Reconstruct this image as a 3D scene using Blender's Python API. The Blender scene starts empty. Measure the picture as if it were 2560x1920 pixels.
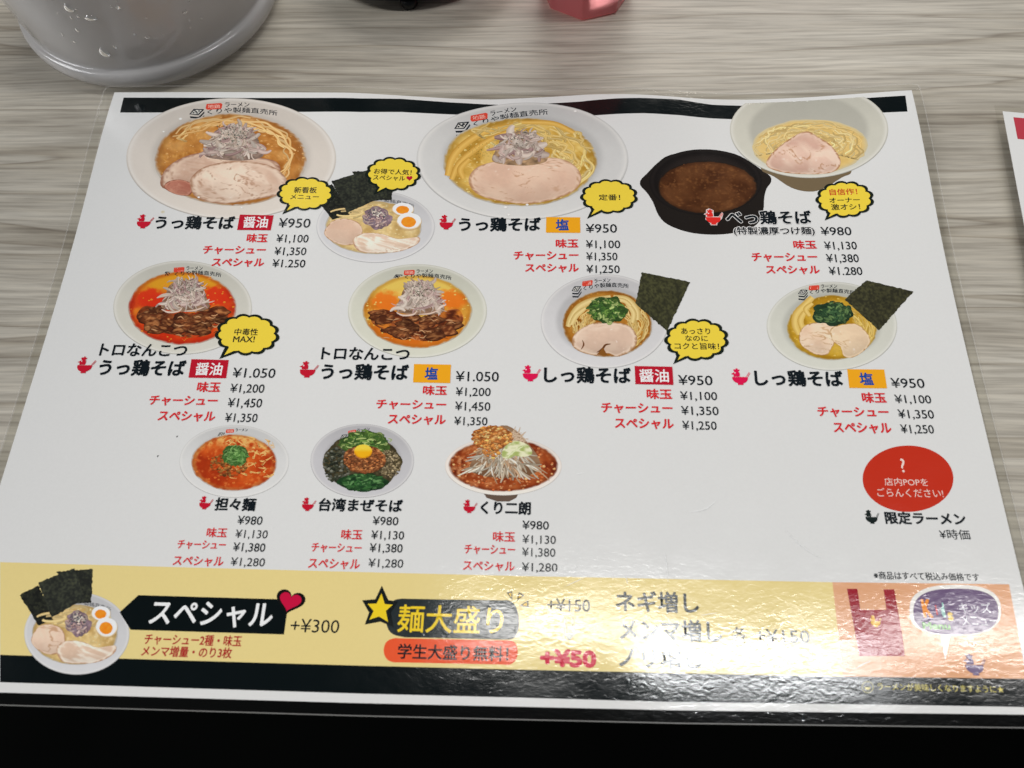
import bpy, bmesh, math, random
import numpy as np
from mathutils import Matrix, Vector

scene = bpy.context.scene
COL = scene.collection
# ---------------------------------------------------------------- camera, world, lamps, exposure
cam_data = bpy.data.cameras.new('camera')
cam = bpy.data.objects.new('camera', cam_data); COL.objects.link(cam)
cam_data.sensor_width = 36.0
cam_data.lens = 27.192
cam_data.clip_start = 0.01; cam_data.clip_end = 50
cam.matrix_world = Matrix(((0.99921244, -0.01127605, 0.03804394, 0.0214547),
                           (0.02591333, 0.91152161, -0.41043496, -0.1578266),
                           (-0.03004979, 0.41109757, 0.91109593, 0.3137536),
                           (0, 0, 0, 1)))
cam_data.dof.use_dof = True
cam_data.dof.focus_distance = 0.40
cam_data.dof.aperture_fstop = 13.0
scene.camera = cam
world = bpy.data.worlds.new('World'); scene.world = world; world.use_nodes = True
wb = world.node_tree.nodes['Background']
wb.inputs['Color'].default_value = (0.9, 0.95, 1.0, 1); wb.inputs['Strength'].default_value = 0.10

def area(name, loc, target, sx, sy, power, color):
    l = bpy.data.lights.new(name, 'AREA'); l.shape = 'RECTANGLE'; l.size = sx; l.size_y = sy
    l.energy = power; l.color = color
    o = bpy.data.objects.new(name, l); COL.objects.link(o); o.location = loc
    o.rotation_euler = (Vector(target) - Vector(loc)).to_track_quat('-Z', 'Y').to_euler()
    return o
for lx, ly, ln, pw, lc in ((0.084, 0.128, 0.60, 6.2, (1.0, 0.99, 0.96)), (0.640, 0.052, 0.66, 11.5, (0.97, 0.99, 1.0)), (1.240, 0.118, 0.50, 5.2, (1.0, 0.98, 0.95))):
    area('ceiling_lamp', (lx, ly, 2.0), (lx, ly, 0), ln, 0.06, pw, lc)
area('rear_lamp', (0.8, 4.2, 2.4), (0, 0, 0), 3.4, 1.6, 134, (1.0, 0.95, 0.88))
area('side_fill', (-3.3, -0.4, 2.0), (-0.2, 0, 0), 2.0, 1.6, 122, (0.97, 0.98, 1.0))  # added fill to brighten the left half, not a fitting of the room
scene.view_settings.view_transform = 'Standard'
scene.view_settings.look = 'None'
scene.view_settings.exposure = -0.39
scene.view_settings.gamma = 1.0
scene.render.engine = 'CYCLES'
scene.cycles.use_denoising = True
scene.cycles.denoiser = 'OPENIMAGEDENOISE'
scene.cycles.denoising_input_passes = 'RGB_ALBEDO_NORMAL'
scene.cycles.use_adaptive_sampling = False
scene.cycles.sample_clamp_direct = 0.0
scene.cycles.sample_clamp_indirect = 3.0
scene.cycles.max_bounces = 8
scene.cycles.transparent_max_bounces = 16

# ---- layout of the printed sheet, page millimetres (x to the right, y towards the reader)
TEXT = {'d1': [('dish_name', 'うっ鶏そば', 39.34, 84.59, 39.91, 7.92, (14, 22, 28), 0.027), ('tag_lettering', '醤油', 83.56, 83.48, 12.24, 6.42, (240, 238, 236), 0.015), ('price_list', '¥950', 101.2, 83.27, 15.82, 5.48, (14, 22, 28), 0.0), ('price_list', '¥1,100', 101.29, 91.66, 15.86, 4.6, (14, 22, 28), 0.0), ('price_list', '¥1,350', 101.33, 98.79, 15.58, 4.56, (14, 22, 28), 0.0), ('price_list', '¥1.250', 101.27, 105.58, 16.02, 4.51, (14, 22, 28), 0.0), ('topping_list', '味玉', 86.6, 91.78, 10.38, 5.06, (205, 38, 45), 0.022), ('topping_list', 'チャーシュー', 66.08, 98.52, 30.9, 4.84, (205, 38, 45), 0.022), ('topping_list', 'スペシャル', 71.62, 105.48, 25.56, 4.88, (205, 38, 45), 0.022)], 'd2': [('dish_name', 'うっ鶏そば', 190.05, 84.06, 40.19, 8.4, (14, 22, 28), 0.027), ('tag_lettering', '塩', 237.43, 83.65, 6.54, 6.57, (25, 70, 150), 0.03), ('price_list', '¥950', 252.04, 85.12, 15.07, 5.09, (14, 22, 28), 0.0), ('price_list', '¥1,100', 252.02, 93.81, 16.42, 4.56, (14, 22, 28), 0.0), ('price_list', '¥1,350', 252.09, 100.59, 14.84, 4.51, (14, 22, 28), 0.0), ('price_list', '¥1,250', 252.09, 107.56, 15.72, 4.46, (14, 22, 28), 0.0), ('topping_list', '味玉', 237.55, 93.56, 10.92, 5.06, (205, 38, 45), 0.022), ('topping_list', 'チャーシュー', 217.35, 100.37, 31.06, 5.02, (205, 38, 45), 0.022), ('topping_list', 'スペシャル', 223.09, 107.23, 25.42, 4.86, (205, 38, 45), 0.022)], 'd3': [('dish_name', 'べっ鶏そば', 320.21, 79.23, 41.01, 8.32, (14, 22, 28), 0.027), ('dish_subtitle', '(特製濃厚つけ麺)', 323.31, 85.82, 38.46, 5.26, (14, 22, 28), 0.018), ('price_list', '¥980', 364.59, 85.64, 14.33, 4.9, (14, 22, 28), 0.0), ('price_list', '¥1,130', 365.18, 93.61, 15.1, 4.56, (14, 22, 28), 0.0), ('price_list', '¥1,380', 365.16, 100.74, 14.98, 4.68, (14, 22, 28), 0.0), ('price_list', '¥1.280', 365.4, 107.68, 15.34, 4.53, (14, 22, 28), 0.0), ('topping_list', '味玉', 350.76, 93.27, 10.82, 4.97, (205, 38, 45), 0.022), ('topping_list', 'チャーシュー', 330.43, 100.37, 30.6, 5.01, (205, 38, 45), 0.022), ('topping_list', 'スペシャル', 336.35, 107.28, 24.9, 4.84, (205, 38, 45), 0.022)], 'd4': [('dish_name', 'トロなんこつ', 27.77, 153.54, 40.83, 6.67, (14, 22, 28), 0.02), ('dish_name', 'うっ鶏そば', 29.48, 163.46, 40.13, 8.42, (14, 22, 28), 0.027), ('tag_lettering', '醤油', 74.42, 162.69, 12.29, 6.35, (240, 238, 236), 0.015), ('price_list', '¥1.050', 91.8, 163.65, 19.52, 4.94, (14, 22, 28), 0.0), ('price_list', '¥1,200', 91.99, 171.04, 15.51, 4.38, (14, 22, 28), 0.0), ('price_list', '¥1,450', 92.15, 178.12, 15.43, 4.46, (14, 22, 28), 0.0), ('price_list', '¥1,350', 92.16, 185.09, 14.52, 4.23, (14, 22, 28), 0.0), ('topping_list', '味玉', 76.8, 171.02, 10.66, 5.19, (205, 38, 45), 0.022), ('topping_list', 'チャーシュー', 56.38, 177.71, 31.07, 4.88, (205, 38, 45), 0.022), ('topping_list', 'スペシャル', 62.07, 185.21, 25.64, 5.02, (205, 38, 45), 0.022)], 'd5': [('dish_name', 'トロなんこつ', 131.08, 154.28, 40.41, 6.6, (14, 22, 28), 0.02), ('dish_name', 'うっ鶏そば', 132.06, 164.24, 39.73, 8.24, (14, 22, 28), 0.027), ('tag_lettering', '塩', 179.02, 163.62, 6.02, 6.2, (25, 70, 150), 0.03), ('price_list', '¥1.050', 193.08, 164.17, 19.32, 4.97, (14, 22, 28), 0.0), ('price_list', '¥1,200', 193.48, 171.3, 15.56, 4.17, (14, 22, 28), 0.0), ('price_list', '¥1,450', 193.58, 178.29, 15.57, 4.26, (14, 22, 28), 0.0), ('price_list', '¥1,350', 193.62, 185.18, 14.52, 4.03, (14, 22, 28), 0.0), ('topping_list', '味玉', 178.84, 171.13, 10.79, 4.74, (205, 38, 45), 0.022), ('topping_list', 'チャーシュー', 158.68, 178.12, 31.0, 4.66, (205, 38, 45), 0.022), ('topping_list', 'スペシャル', 164.54, 185.29, 25.35, 4.89, (205, 38, 45), 0.022)], 'd6': [('dish_name', 'しっ鶏そば', 232.49, 164.61, 38.69, 8.22, (14, 22, 28), 0.027), ('tag_lettering', '醤油', 274.83, 163.62, 12.98, 6.37, (240, 238, 236), 0.015), ('price_list', '¥950', 291.86, 164.8, 15.02, 4.83, (14, 22, 28), 0.0), ('price_list', '¥1,100', 292.23, 171.96, 16.05, 4.12, (14, 22, 28), 0.0), ('price_list', '¥1,350', 292.22, 179.01, 16.11, 4.2, (14, 22, 28), 0.0), ('price_list', '¥1,250', 292.27, 185.8, 14.66, 4.06, (14, 22, 28), 0.0), ('topping_list', '味玉', 277.66, 171.8, 11.11, 5.07, (205, 38, 45), 0.022), ('topping_list', 'チャーシュー', 257.64, 178.62, 30.95, 4.91, (205, 38, 45), 0.022), ('topping_list', 'スペシャル', 263.33, 185.84, 25.32, 4.98, (205, 38, 45), 0.022)], 'd7': [('dish_name', 'しっ鶏そば', 325.37, 164.94, 38.54, 8.06, (14, 22, 28), 0.027), ('tag_lettering', '塩', 370.93, 163.88, 6.0, 6.14, (25, 70, 150), 0.03), ('price_list', '¥950', 384.23, 164.99, 14.35, 4.69, (14, 22, 28), 0.0), ('price_list', '¥1,100', 384.54, 172.29, 15.42, 4.07, (14, 22, 28), 0.0), ('price_list', '¥1,350', 384.72, 179.32, 15.05, 4.15, (14, 22, 28), 0.0), ('price_list', '¥1,250', 384.6, 186.17, 13.84, 4.09, (14, 22, 28), 0.0), ('topping_list', '味玉', 370.64, 172.35, 10.31, 5.09, (205, 38, 45), 0.022), ('topping_list', 'チャーシュー', 350.66, 179.09, 30.21, 4.78, (205, 38, 45), 0.022), ('topping_list', 'スペシャル', 356.39, 186.51, 24.36, 5.07, (205, 38, 45), 0.022)], 'd8': [('dish_name', '担々麺', 94.9, 224.99, 17.44, 5.8, (14, 22, 28), 0.027), ('price_list', '¥980', 105.7, 230.66, 10.53, 3.77, (14, 22, 28), 0.0), ('price_list', '¥1,130', 105.8, 236.28, 13.53, 3.58, (14, 22, 28), 0.0), ('price_list', '¥1,380', 105.82, 241.77, 13.35, 3.67, (14, 22, 28), 0.0), ('price_list', '¥1,280', 105.86, 247.71, 14.13, 3.54, (14, 22, 28), 0.0), ('topping_list', '味玉', 93.71, 236.21, 8.58, 4.07, (205, 38, 45), 0.012), ('topping_list', 'チャーシュー', 82.47, 241.23, 20.15, 3.75, (205, 38, 45), 0.012), ('topping_list', 'スペシャル', 82.08, 248.11, 20.84, 4.08, (205, 38, 45), 0.012)], 'd9': [('dish_name', '台湾まぜそば', 138.88, 224.4, 35.37, 5.77, (14, 22, 28), 0.027), ('price_list', '¥980', 162.31, 229.82, 10.69, 3.69, (14, 22, 28), 0.0), ('price_list', '¥1,130', 162.3, 235.67, 13.57, 3.63, (14, 22, 28), 0.0), ('price_list', '¥1,380', 162.17, 241.0, 13.53, 3.65, (14, 22, 28), 0.0), ('price_list', '¥1,280', 162.27, 247.1, 14.22, 3.59, (14, 22, 28), 0.0), ('topping_list', '味玉', 149.88, 236.02, 8.75, 4.24, (205, 38, 45), 0.012), ('topping_list', 'チャーシュー', 138.28, 241.47, 20.63, 3.85, (205, 38, 45), 0.012), ('topping_list', 'スペシャル', 137.85, 248.17, 21.06, 4.24, (205, 38, 45), 0.012)], 'd10': [('dish_name', 'くり二朗', 206.75, 224.48, 20.9, 5.73, (14, 22, 28), 0.027), ('price_list', '¥980', 224.24, 230.43, 10.9, 3.65, (14, 22, 28), 0.0), ('price_list', '¥1,130', 224.36, 236.29, 13.66, 3.6, (14, 22, 28), 0.0), ('price_list', '¥1,380', 224.33, 241.5, 13.5, 3.62, (14, 22, 28), 0.0), ('price_list', '¥1,280', 224.39, 247.46, 14.31, 3.56, (14, 22, 28), 0.0), ('topping_list', '味玉', 212.34, 235.77, 9.05, 4.28, (205, 38, 45), 0.012), ('topping_list', 'チャーシュー', 200.98, 241.03, 20.54, 3.96, (205, 38, 45), 0.012), ('topping_list', 'スペシャル', 200.74, 247.68, 20.82, 4.02, (205, 38, 45), 0.012)], 'd11': [('dish_name', '限定ラーメン', 371.45, 225.57, 32.12, 5.32, (14, 22, 28), 0.027), ('price_list', '¥時価', 391.9, 231.39, 12.0, 4.17, (14, 22, 28), 0.0)], 'pop': [('notice_lettering', '?', 381.83, 203.55, 1.8, 6.07, (238, 205, 196), 0.006), ('notice_lettering', '店内POPを', 373.87, 209.37, 17.64, 3.37, (238, 205, 196), 0.006), ('notice_lettering', 'ごらんください!', 370.15, 214.13, 26.68, 3.74, (238, 205, 196), 0.006)], 'tax': [('tax_note', '※商品はすべて税込み価格です', 363.23, 247.73, 40.69, 3.17, (14, 22, 28), 0.014)], 'b1': [('balloon_lettering', '新看板', 106.56, 63.36, 11.5, 3.62, (30, 32, 30), 0.004), ('balloon_lettering', 'メニュー', 105.2, 66.97, 14.34, 2.84, (30, 32, 30), 0.004)], 'b2': [('balloon_lettering', 'お得で人気！', 145.67, 51.25, 18.95, 3.36, (30, 32, 30), 0.004), ('balloon_lettering', 'スペシャル', 145.58, 54.95, 16.06, 3.04, (30, 32, 30), 0.004)], 'b3': [('balloon_lettering', '定番！', 258.63, 66.64, 10.55, 3.61, (30, 32, 30), 0.004)], 'b4': [('balloon_lettering', '自信作！', 371.62, 62.57, 13.18, 3.83, (190, 70, 40), 0.008), ('balloon_lettering', 'オーナー', 370.94, 67.05, 14.4, 3.04, (30, 32, 30), 0.004), ('balloon_lettering', '激オシ！', 371.23, 71.31, 13.74, 3.67, (30, 32, 30), 0.004)], 'b5': [('balloon_lettering', '中毒性', 88.96, 142.24, 11.08, 3.64, (30, 32, 30), 0.004), ('balloon_lettering', 'MAX!', 89.05, 145.87, 10.11, 3.2, (30, 32, 30), 0.004)], 'b6': [('balloon_lettering', 'あっさり', 294.63, 139.54, 13.16, 3.18, (30, 32, 30), 0.004), ('balloon_lettering', 'なのに', 296.23, 143.1, 10.18, 2.99, (30, 32, 30), 0.004), ('balloon_lettering', 'コクと旨味！', 291.17, 147.3, 20.01, 3.45, (30, 32, 30), 0.004)], 'sp': [('banner_lettering', 'スペシャル', 77.1, 271.68, 49.39, 9.76, (240, 238, 236), 0.02), ('extra_price', '+¥300', 134.08, 272.84, 19.27, 5.14, (14, 22, 28), 0.0), ('extra_note', 'チャーシュー2種・味玉', 77.03, 278.77, 38.63, 4.18, (165, 22, 34), 0.018), ('extra_note', 'メンマ増量・のり3枚', 76.92, 283.14, 35.66, 4.07, (165, 22, 34), 0.018)], 'om': [('capsule_lettering', '麺大盛り', 176.1, 271.89, 41.57, 10.57, (244, 196, 40), 0.012)], 'st': [('capsule_lettering', '学生大盛り無料！', 177.15, 281.72, 42.84, 5.64, (14, 22, 28), 0.02)], 'ex': [('extra_price', '+¥150', 234.65, 262.67, 16.86, 4.91, (50, 52, 52), 0.008), ('extra_price_red', '+¥50', 232.01, 283.32, 21.64, 6.65, (196, 30, 62), 0.055), ('extra_note', 'ネギ増し', 261.49, 262.38, 32.51, 8.26, (40, 46, 48), 0.025), ('extra_note', 'メンマ増し', 262.73, 272.99, 39.32, 8.31, (40, 46, 48), 0.025), ('extra_note', 'ノリ増し', 262.11, 282.93, 31.59, 7.8, (40, 46, 48), 0.025), ('extra_price', '各', 305.68, 272.84, 5.66, 5.88, (50, 52, 52), 0.008), ('extra_price', '+¥150', 314.49, 272.47, 20.76, 4.91, (50, 52, 52), 0.008)], 'kd': [('kids_lettering', 'キッズ', 393.7, 259.9, 12.18, 4.09, (225, 222, 230), 0.006), ('kids_lettering', 'メニュー', 393.78, 264.58, 13.21, 3.9, (225, 222, 230), 0.006), ('kids_lettering', 'K', 379.64, 262.0, 3.68, 7.04, (226, 135, 25), 0.03), ('kids_lettering', 'i', 384.7, 260.89, 0.58, 3.81, (205, 65, 70), 0.03), ('kids_lettering', 'd', 386.71, 261.71, 1.36, 5.64, (150, 195, 185), 0.025), ('kids_lettering', 's', 388.81, 262.99, 2.07, 3.3, (226, 190, 90), 0.04), ('kids_lettering', 'Menu', 378.61, 266.27, 10.4, 2.68, (110, 165, 90), 0.05)], 'ft': [('wish_note', 'ラーメンが美味しくなりますように★', 357.9, 288.45, 46.09, 2.61, (214, 200, 112), 0.01)]}
EMB = {'d1': (29.64, 75.92, 8.55, 8.13), 'd2': (180.15, 74.4, 8.16, 8.6), 'd3': (309.99, 70.51, 8.87, 8.99), 'd4': (18.72, 153.84, 8.58, 8.47), 'd5': (121.85, 154.99, 8.69, 8.28), 'd6': (222.63, 155.86, 8.36, 8.02), 'd7': (315.2, 156.38, 8.41, 8.09), 'd8': (87.91, 218.71, 5.97, 5.74), 'd9': (131.58, 218.51, 6.05, 5.86), 'd10': (199.34, 218.31, 6.03, 5.74), 'd11': (363.41, 219.75, 5.88, 5.75), 'bag': (358.94, 261.43, 4.52, 4.43), 'kids': (391.22, 274.76, 8.18, 7.71)}
TAG = {'d1': [(81.11, 75.89), (98.14, 76.26), (97.84, 84.82), (81.07, 84.74)], 'd2': [(232.87, 75.74), (249.39, 76.21), (249.47, 85.15), (232.78, 84.79)], 'd4': [(71.46, 154.62), (88.81, 154.92), (89.24, 164.05), (71.88, 163.93)], 'd5': [(173.87, 155.89), (190.63, 156.02), (190.8, 165.19), (174.14, 165.0)], 'd6': [(272.95, 155.74), (289.69, 155.95), (289.67, 164.85), (272.96, 164.66)], 'd7': [(366.36, 156.24), (382.4, 156.22), (382.13, 165.33), (365.92, 165.3)]}
BAL = {'b1': ((112.57, 12.31, 0.98, 63.52, -0.08, 8.36), [(105.94, 68.33), (111.1, 70.37), (104.18, 73.8)]), 'b2': ((155.44, 11.85, 0.72, 50.81, -0.52, 8.88), [(149.81, 56.97), (154.44, 58.74), (148.2, 61.87)]), 'b3': ((263.72, 11.99, -0.18, 64.2, 0.03, 8.56), [(256.76, 70.1), (261.1, 72.01), (254.55, 75.35)]), 'b4': ((378.33, 11.67, -1.23, 64.94, 0.35, 9.11), [(371.51, 70.02), (375.8, 72.48), (369.12, 75.36)]), 'b5': ((95.19, 12.81, 1.51, 141.69, -0.13, 9.13), [(87.43, 147.54), (93.12, 149.73), (86.08, 152.72)]), 'b6': ((301.36, 12.29, -0.65, 142.14, -0.14, 9.12), [(294.07, 147.79), (298.66, 149.77), (291.94, 152.94)])}
DISH = {'d1': (71.29, 54.29, 5.72, 41.43, -0.21, 37.14), 'd2': (220.13, 53.72, 0.78, 40.13, 0.78, 37.1), 'ds': (149.23, 29.09, 1.88, 81.69, -0.61, 20.76), 'd3': (365.93, 38.84, -3.66, 21.73, 2.12, 30.05), 'd3p': (311.91, 29.36, -1.48, 53.82, -1.01, 20.19), 'd4': (61.74, 33.21, 4.92, 127.23, -0.29, 25.08), 'd5': (173.18, 32.53, 1.88, 127.84, -0.37, 24.93), 'd6': (260.02, 29.28, -0.54, 132.59, -0.25, 24.49), 'd7': (362.76, 29.18, -3.2, 134.13, -0.23, 22.88), 'd8': (99.67, 23.88, 2.87, 202.88, -0.38, 16.35), 'd9': (155.1, 22.3, 1.76, 201.77, -0.35, 16.59), 'd10': (215.63, 24.75, 0.4, 203.28, -0.4, 13.01), 'dx': (49.33, 21.09, 4.07, 274.93, -0.48, 15.48), 'pop': (383.76, 18.54, -2.6, 206.0, -0.31, 14.36)}
BAND = {'header': [(7.46, 3.7), (70.35, 4.1), (134.12, 3.63), (155.59, 2.25), (190.01, 2.85), (215.94, 4.29), (250.16, 4.55), (268.7, 2.98), (283.97, 2.25), (302.35, 1.72), (319.54, 3.84), (344.84, 4.25), (369.56, 4.11), (393.85, 3.11), (416.33, 3.42), (415.65, 13.87), (392.4, 13.09), (368.36, 13.69), (343.86, 13.69), (318.8, 13.1), (301.68, 12.36), (283.52, 12.51), (268.41, 13.46), (250.06, 14.74), (216.16, 13.04), (190.4, 10.81), (156.33, 11.22), (135.06, 12.78), (71.95, 13.82), (7.83, 13.89)], 'yellow': [(10.02, 248.05), (85.37, 248.62), (159.25, 249.05), (223.76, 249.32), (280.92, 249.25), (346.77, 249.21), (345.77, 284.0), (279.02, 284.33), (224.52, 284.49), (163.06, 284.51), (92.7, 284.27), (20.97, 283.89)], 'orange': [(346.77, 249.21), (414.84, 248.59), (413.49, 278.01), (413.11, 283.22), (345.77, 284.0)], 'black': [(20.97, 283.89), (92.7, 284.27), (163.06, 284.51), (224.52, 284.49), (279.02, 284.33), (345.77, 284.0), (413.11, 283.22), (412.18, 293.0), (372.35, 293.32), (278.46, 294.5), (224.73, 294.38), (164.13, 294.47), (94.74, 294.19), (24.01, 293.84)]}
POLY = {'banner': [(64.65, 266.8), (70.7, 260.03), (131.92, 260.44), (131.93, 273.78), (70.68, 273.38)], 'heart': (132.46, 5.55, 0.69, 261.05, -0.12, 4.72), 'minheart': (163.8, 1.55, 0.12, 53.06, -0.07, 1.58), 'star_out': [(168.62, 254.27), (171.75, 259.84), (175.69, 260.26), (173.28, 264.56), (174.75, 270.07), (169.43, 268.11), (163.31, 269.35), (164.58, 264.75), (161.31, 260.13), (166.52, 259.58)], 'star_in': [(168.78, 257.32), (170.47, 261.38), (173.66, 261.56), (171.16, 263.98), (172.39, 268.16), (168.66, 266.15), (164.92, 267.47), (166.33, 264.15), (163.66, 261.46), (167.21, 261.26)], 'capsule': [(176.89, 259.17), (180.79, 259.15), (196.33, 259.07), (215.03, 258.92), (219.54, 258.95), (222.15, 260.89), (223.66, 265.19), (223.52, 270.08), (221.82, 273.14), (218.05, 273.65), (213.64, 273.69), (197.19, 273.7), (182.59, 273.73), (178.76, 273.63), (174.19, 272.4), (171.81, 268.79), (171.74, 263.22), (173.72, 260.05)], 'capsule2': [(175.31, 274.2), (179.44, 274.16), (197.21, 274.06), (216.17, 273.99), (220.27, 273.96), (222.49, 274.93), (223.5, 277.88), (222.95, 280.86), (220.51, 282.79), (216.46, 282.83), (197.73, 282.92), (180.18, 282.98), (175.77, 282.97), (173.01, 281.73), (171.66, 278.79), (172.45, 275.65)], 'sparks': [[(218.61, 255.89), (220.73, 255.28), (220.95, 258.92)], [(223.45, 255.6), (225.66, 256.81), (222.69, 259.07)], [(223.76, 260.85), (227.24, 258.72), (227.48, 261.52)]], 'strike': [(237.25, 259.82), (250.27, 259.91), (250.26, 260.28), (237.25, 260.19)], 'arrow': [[(241.77, 265.1), (242.15, 265.09), (242.14, 270.87), (241.76, 270.88)], [(244.56, 265.04), (244.94, 265.03), (244.9, 270.81), (244.53, 270.82)], [(240.69, 270.9), (245.85, 270.79), (243.32, 273.55)]], 'bag': [(352.04, 251.64), (356.07, 251.56), (356.02, 259.54), (365.91, 259.32), (366.16, 251.6), (370.3, 251.51), (370.35, 269.17), (369.93, 276.24), (352.92, 276.64), (352.67, 269.57)], 'kids': (392.14, 17.38, -1.95, 258.78, -0.38, 9.53), 'kidsin': (392.25, 16.15, -1.77, 259.33, -0.35, 8.64), 'kidstail': [(384.6, 266.52), (389.18, 266.68), (384.58, 277.5)], 'scratch': [[(292.36, 222.1), (299.09, 220.75), (304.04, 216.95)], [(246.51, 206.48), (249.8, 205.78)], [(237.45, 244.69), (237.72, 247.14), (237.86, 249.19)], [(245.93, 244.52), (246.17, 246.45)], [(281.79, 239.26), (282.16, 243.15), (282.46, 250.51)], [(330.52, 228.82), (336.85, 235.31), (344.49, 240.68)], [(241.35, 253.26), (250.42, 248.94)], [(350.37, 281.34), (353.67, 279.53), (356.91, 278.18)], [(265.92, 248.62), (266.46, 251.79)], [(294.0, 263.03), (301.01, 261.78)]], 'wishring': (354.27, 2.02, -0.31, 287.51, -0.05, 1.92), 'ticks': [[(72.08, 192.04), (72.97, 191.8), (72.45, 192.8)], [(65.5, 201.14), (66.39, 200.91), (65.9, 201.95)]]}


# ---------------------------------------------------------------- helpers
def srgb(c):
    c = np.asarray(c, float) / 255.0
    return np.where(c <= 0.04045, c / 12.92, ((c + 0.055) / 1.055) ** 2.4)
INK = 1.17
TX = np.array([0, 60, 130, 185, 204, 240, 254, 270, 280, 298, 315, 338, 366, 392, 420.])
TZ = np.array([7, 7, 6.3, 1.6, 1.0, 3.2, 4.6, 4.8, 4.6, 3.0, 1.0, 0.3, 1.8, 4.2, 7.0])
def lift(x, y):
    """height of the laminated sheet above the table in mm: its far edge curls up in two waves"""
    x = np.asarray(x, float); y = np.asarray(y, float); s = 0; w = 0
    for d in np.linspace(-16, 16, 9):
        k = math.exp(-(d / 8) ** 2); s = s + k * np.interp(x + d, TX, TZ); w += k
    return 0.5 + s / w * np.exp(-(np.maximum(y, 0) / 75.0) ** 2)
STEP = 0.01
def to_world(x, y, z):
    return np.column_stack([(np.asarray(x) - 210.) / 1000, (148.5 - np.asarray(y)) / 1000, np.asarray(z) / 1000])
def tag(o, label=None, cat=None, group=None, kind=None):
    if label: o['label'] = label
    if cat: o['category'] = cat
    if group: o['group'] = group
    if kind: o['kind'] = kind
    return o
def empty(name, loc=(0, 0, 0)):
    o = bpy.data.objects.new(name, None); COL.objects.link(o); o.location = loc; o.empty_display_size = 0.02
    return o
def link(name, me, mat, parent=None):
    o = bpy.data.objects.new(name, me); COL.objects.link(o)
    if mat: me.materials.append(mat)
    if parent:
        o.parent = parent
        bpy.context.view_layer.update()
        o.matrix_parent_inverse = parent.matrix_world.inverted()
    return o
# value noise
def _h(ix, iy, s):
    n = (ix * 374761393 + iy * 668265263 + s * 974634533) & 0x7fffffff
    n = ((n ^ (n >> 13)) * 1274126177) & 0x7fffffff
    return ((n ^ (n >> 16)) & 0xffff) / 65535.0
def noise(x, y, s=0):
    x = np.asarray(x, float); y = np.asarray(y, float)
    ix = np.floor(x).astype(np.int64); iy = np.floor(y).astype(np.int64); fx = x - ix; fy = y - iy
    fx = fx * fx * (3 - 2 * fx); fy = fy * fy * (3 - 2 * fy)
    a = _h(ix, iy, s); b = _h(ix + 1, iy, s); c = _h(ix, iy + 1, s); d = _h(ix + 1, iy + 1, s)
    return (a * (1 - fx) + b * fx) * (1 - fy) + (c * (1 - fx) + d * fx) * fy
def fbm(x, y, s=0, o=4):
    v = 0; a = .5; t = 0
    for i in range(o):
        v = v + a * noise(x * 2 ** i + 17.3 * i, y * 2 ** i - 9.1 * i, s + i); t += a; a *= .5
    return v / t
def mix(a, b, t):
    t = np.clip(np.asarray(t, float), 0, 1)
    if t.ndim: t = t[..., None]
    return np.asarray(a, float) * (1 - t) + np.asarray(b, float) * t
def sm(a, b, x):
    t = np.clip((np.asarray(x, float) - a) / (b - a), 0, 1); return t * t * (3 - 2 * t)

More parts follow.
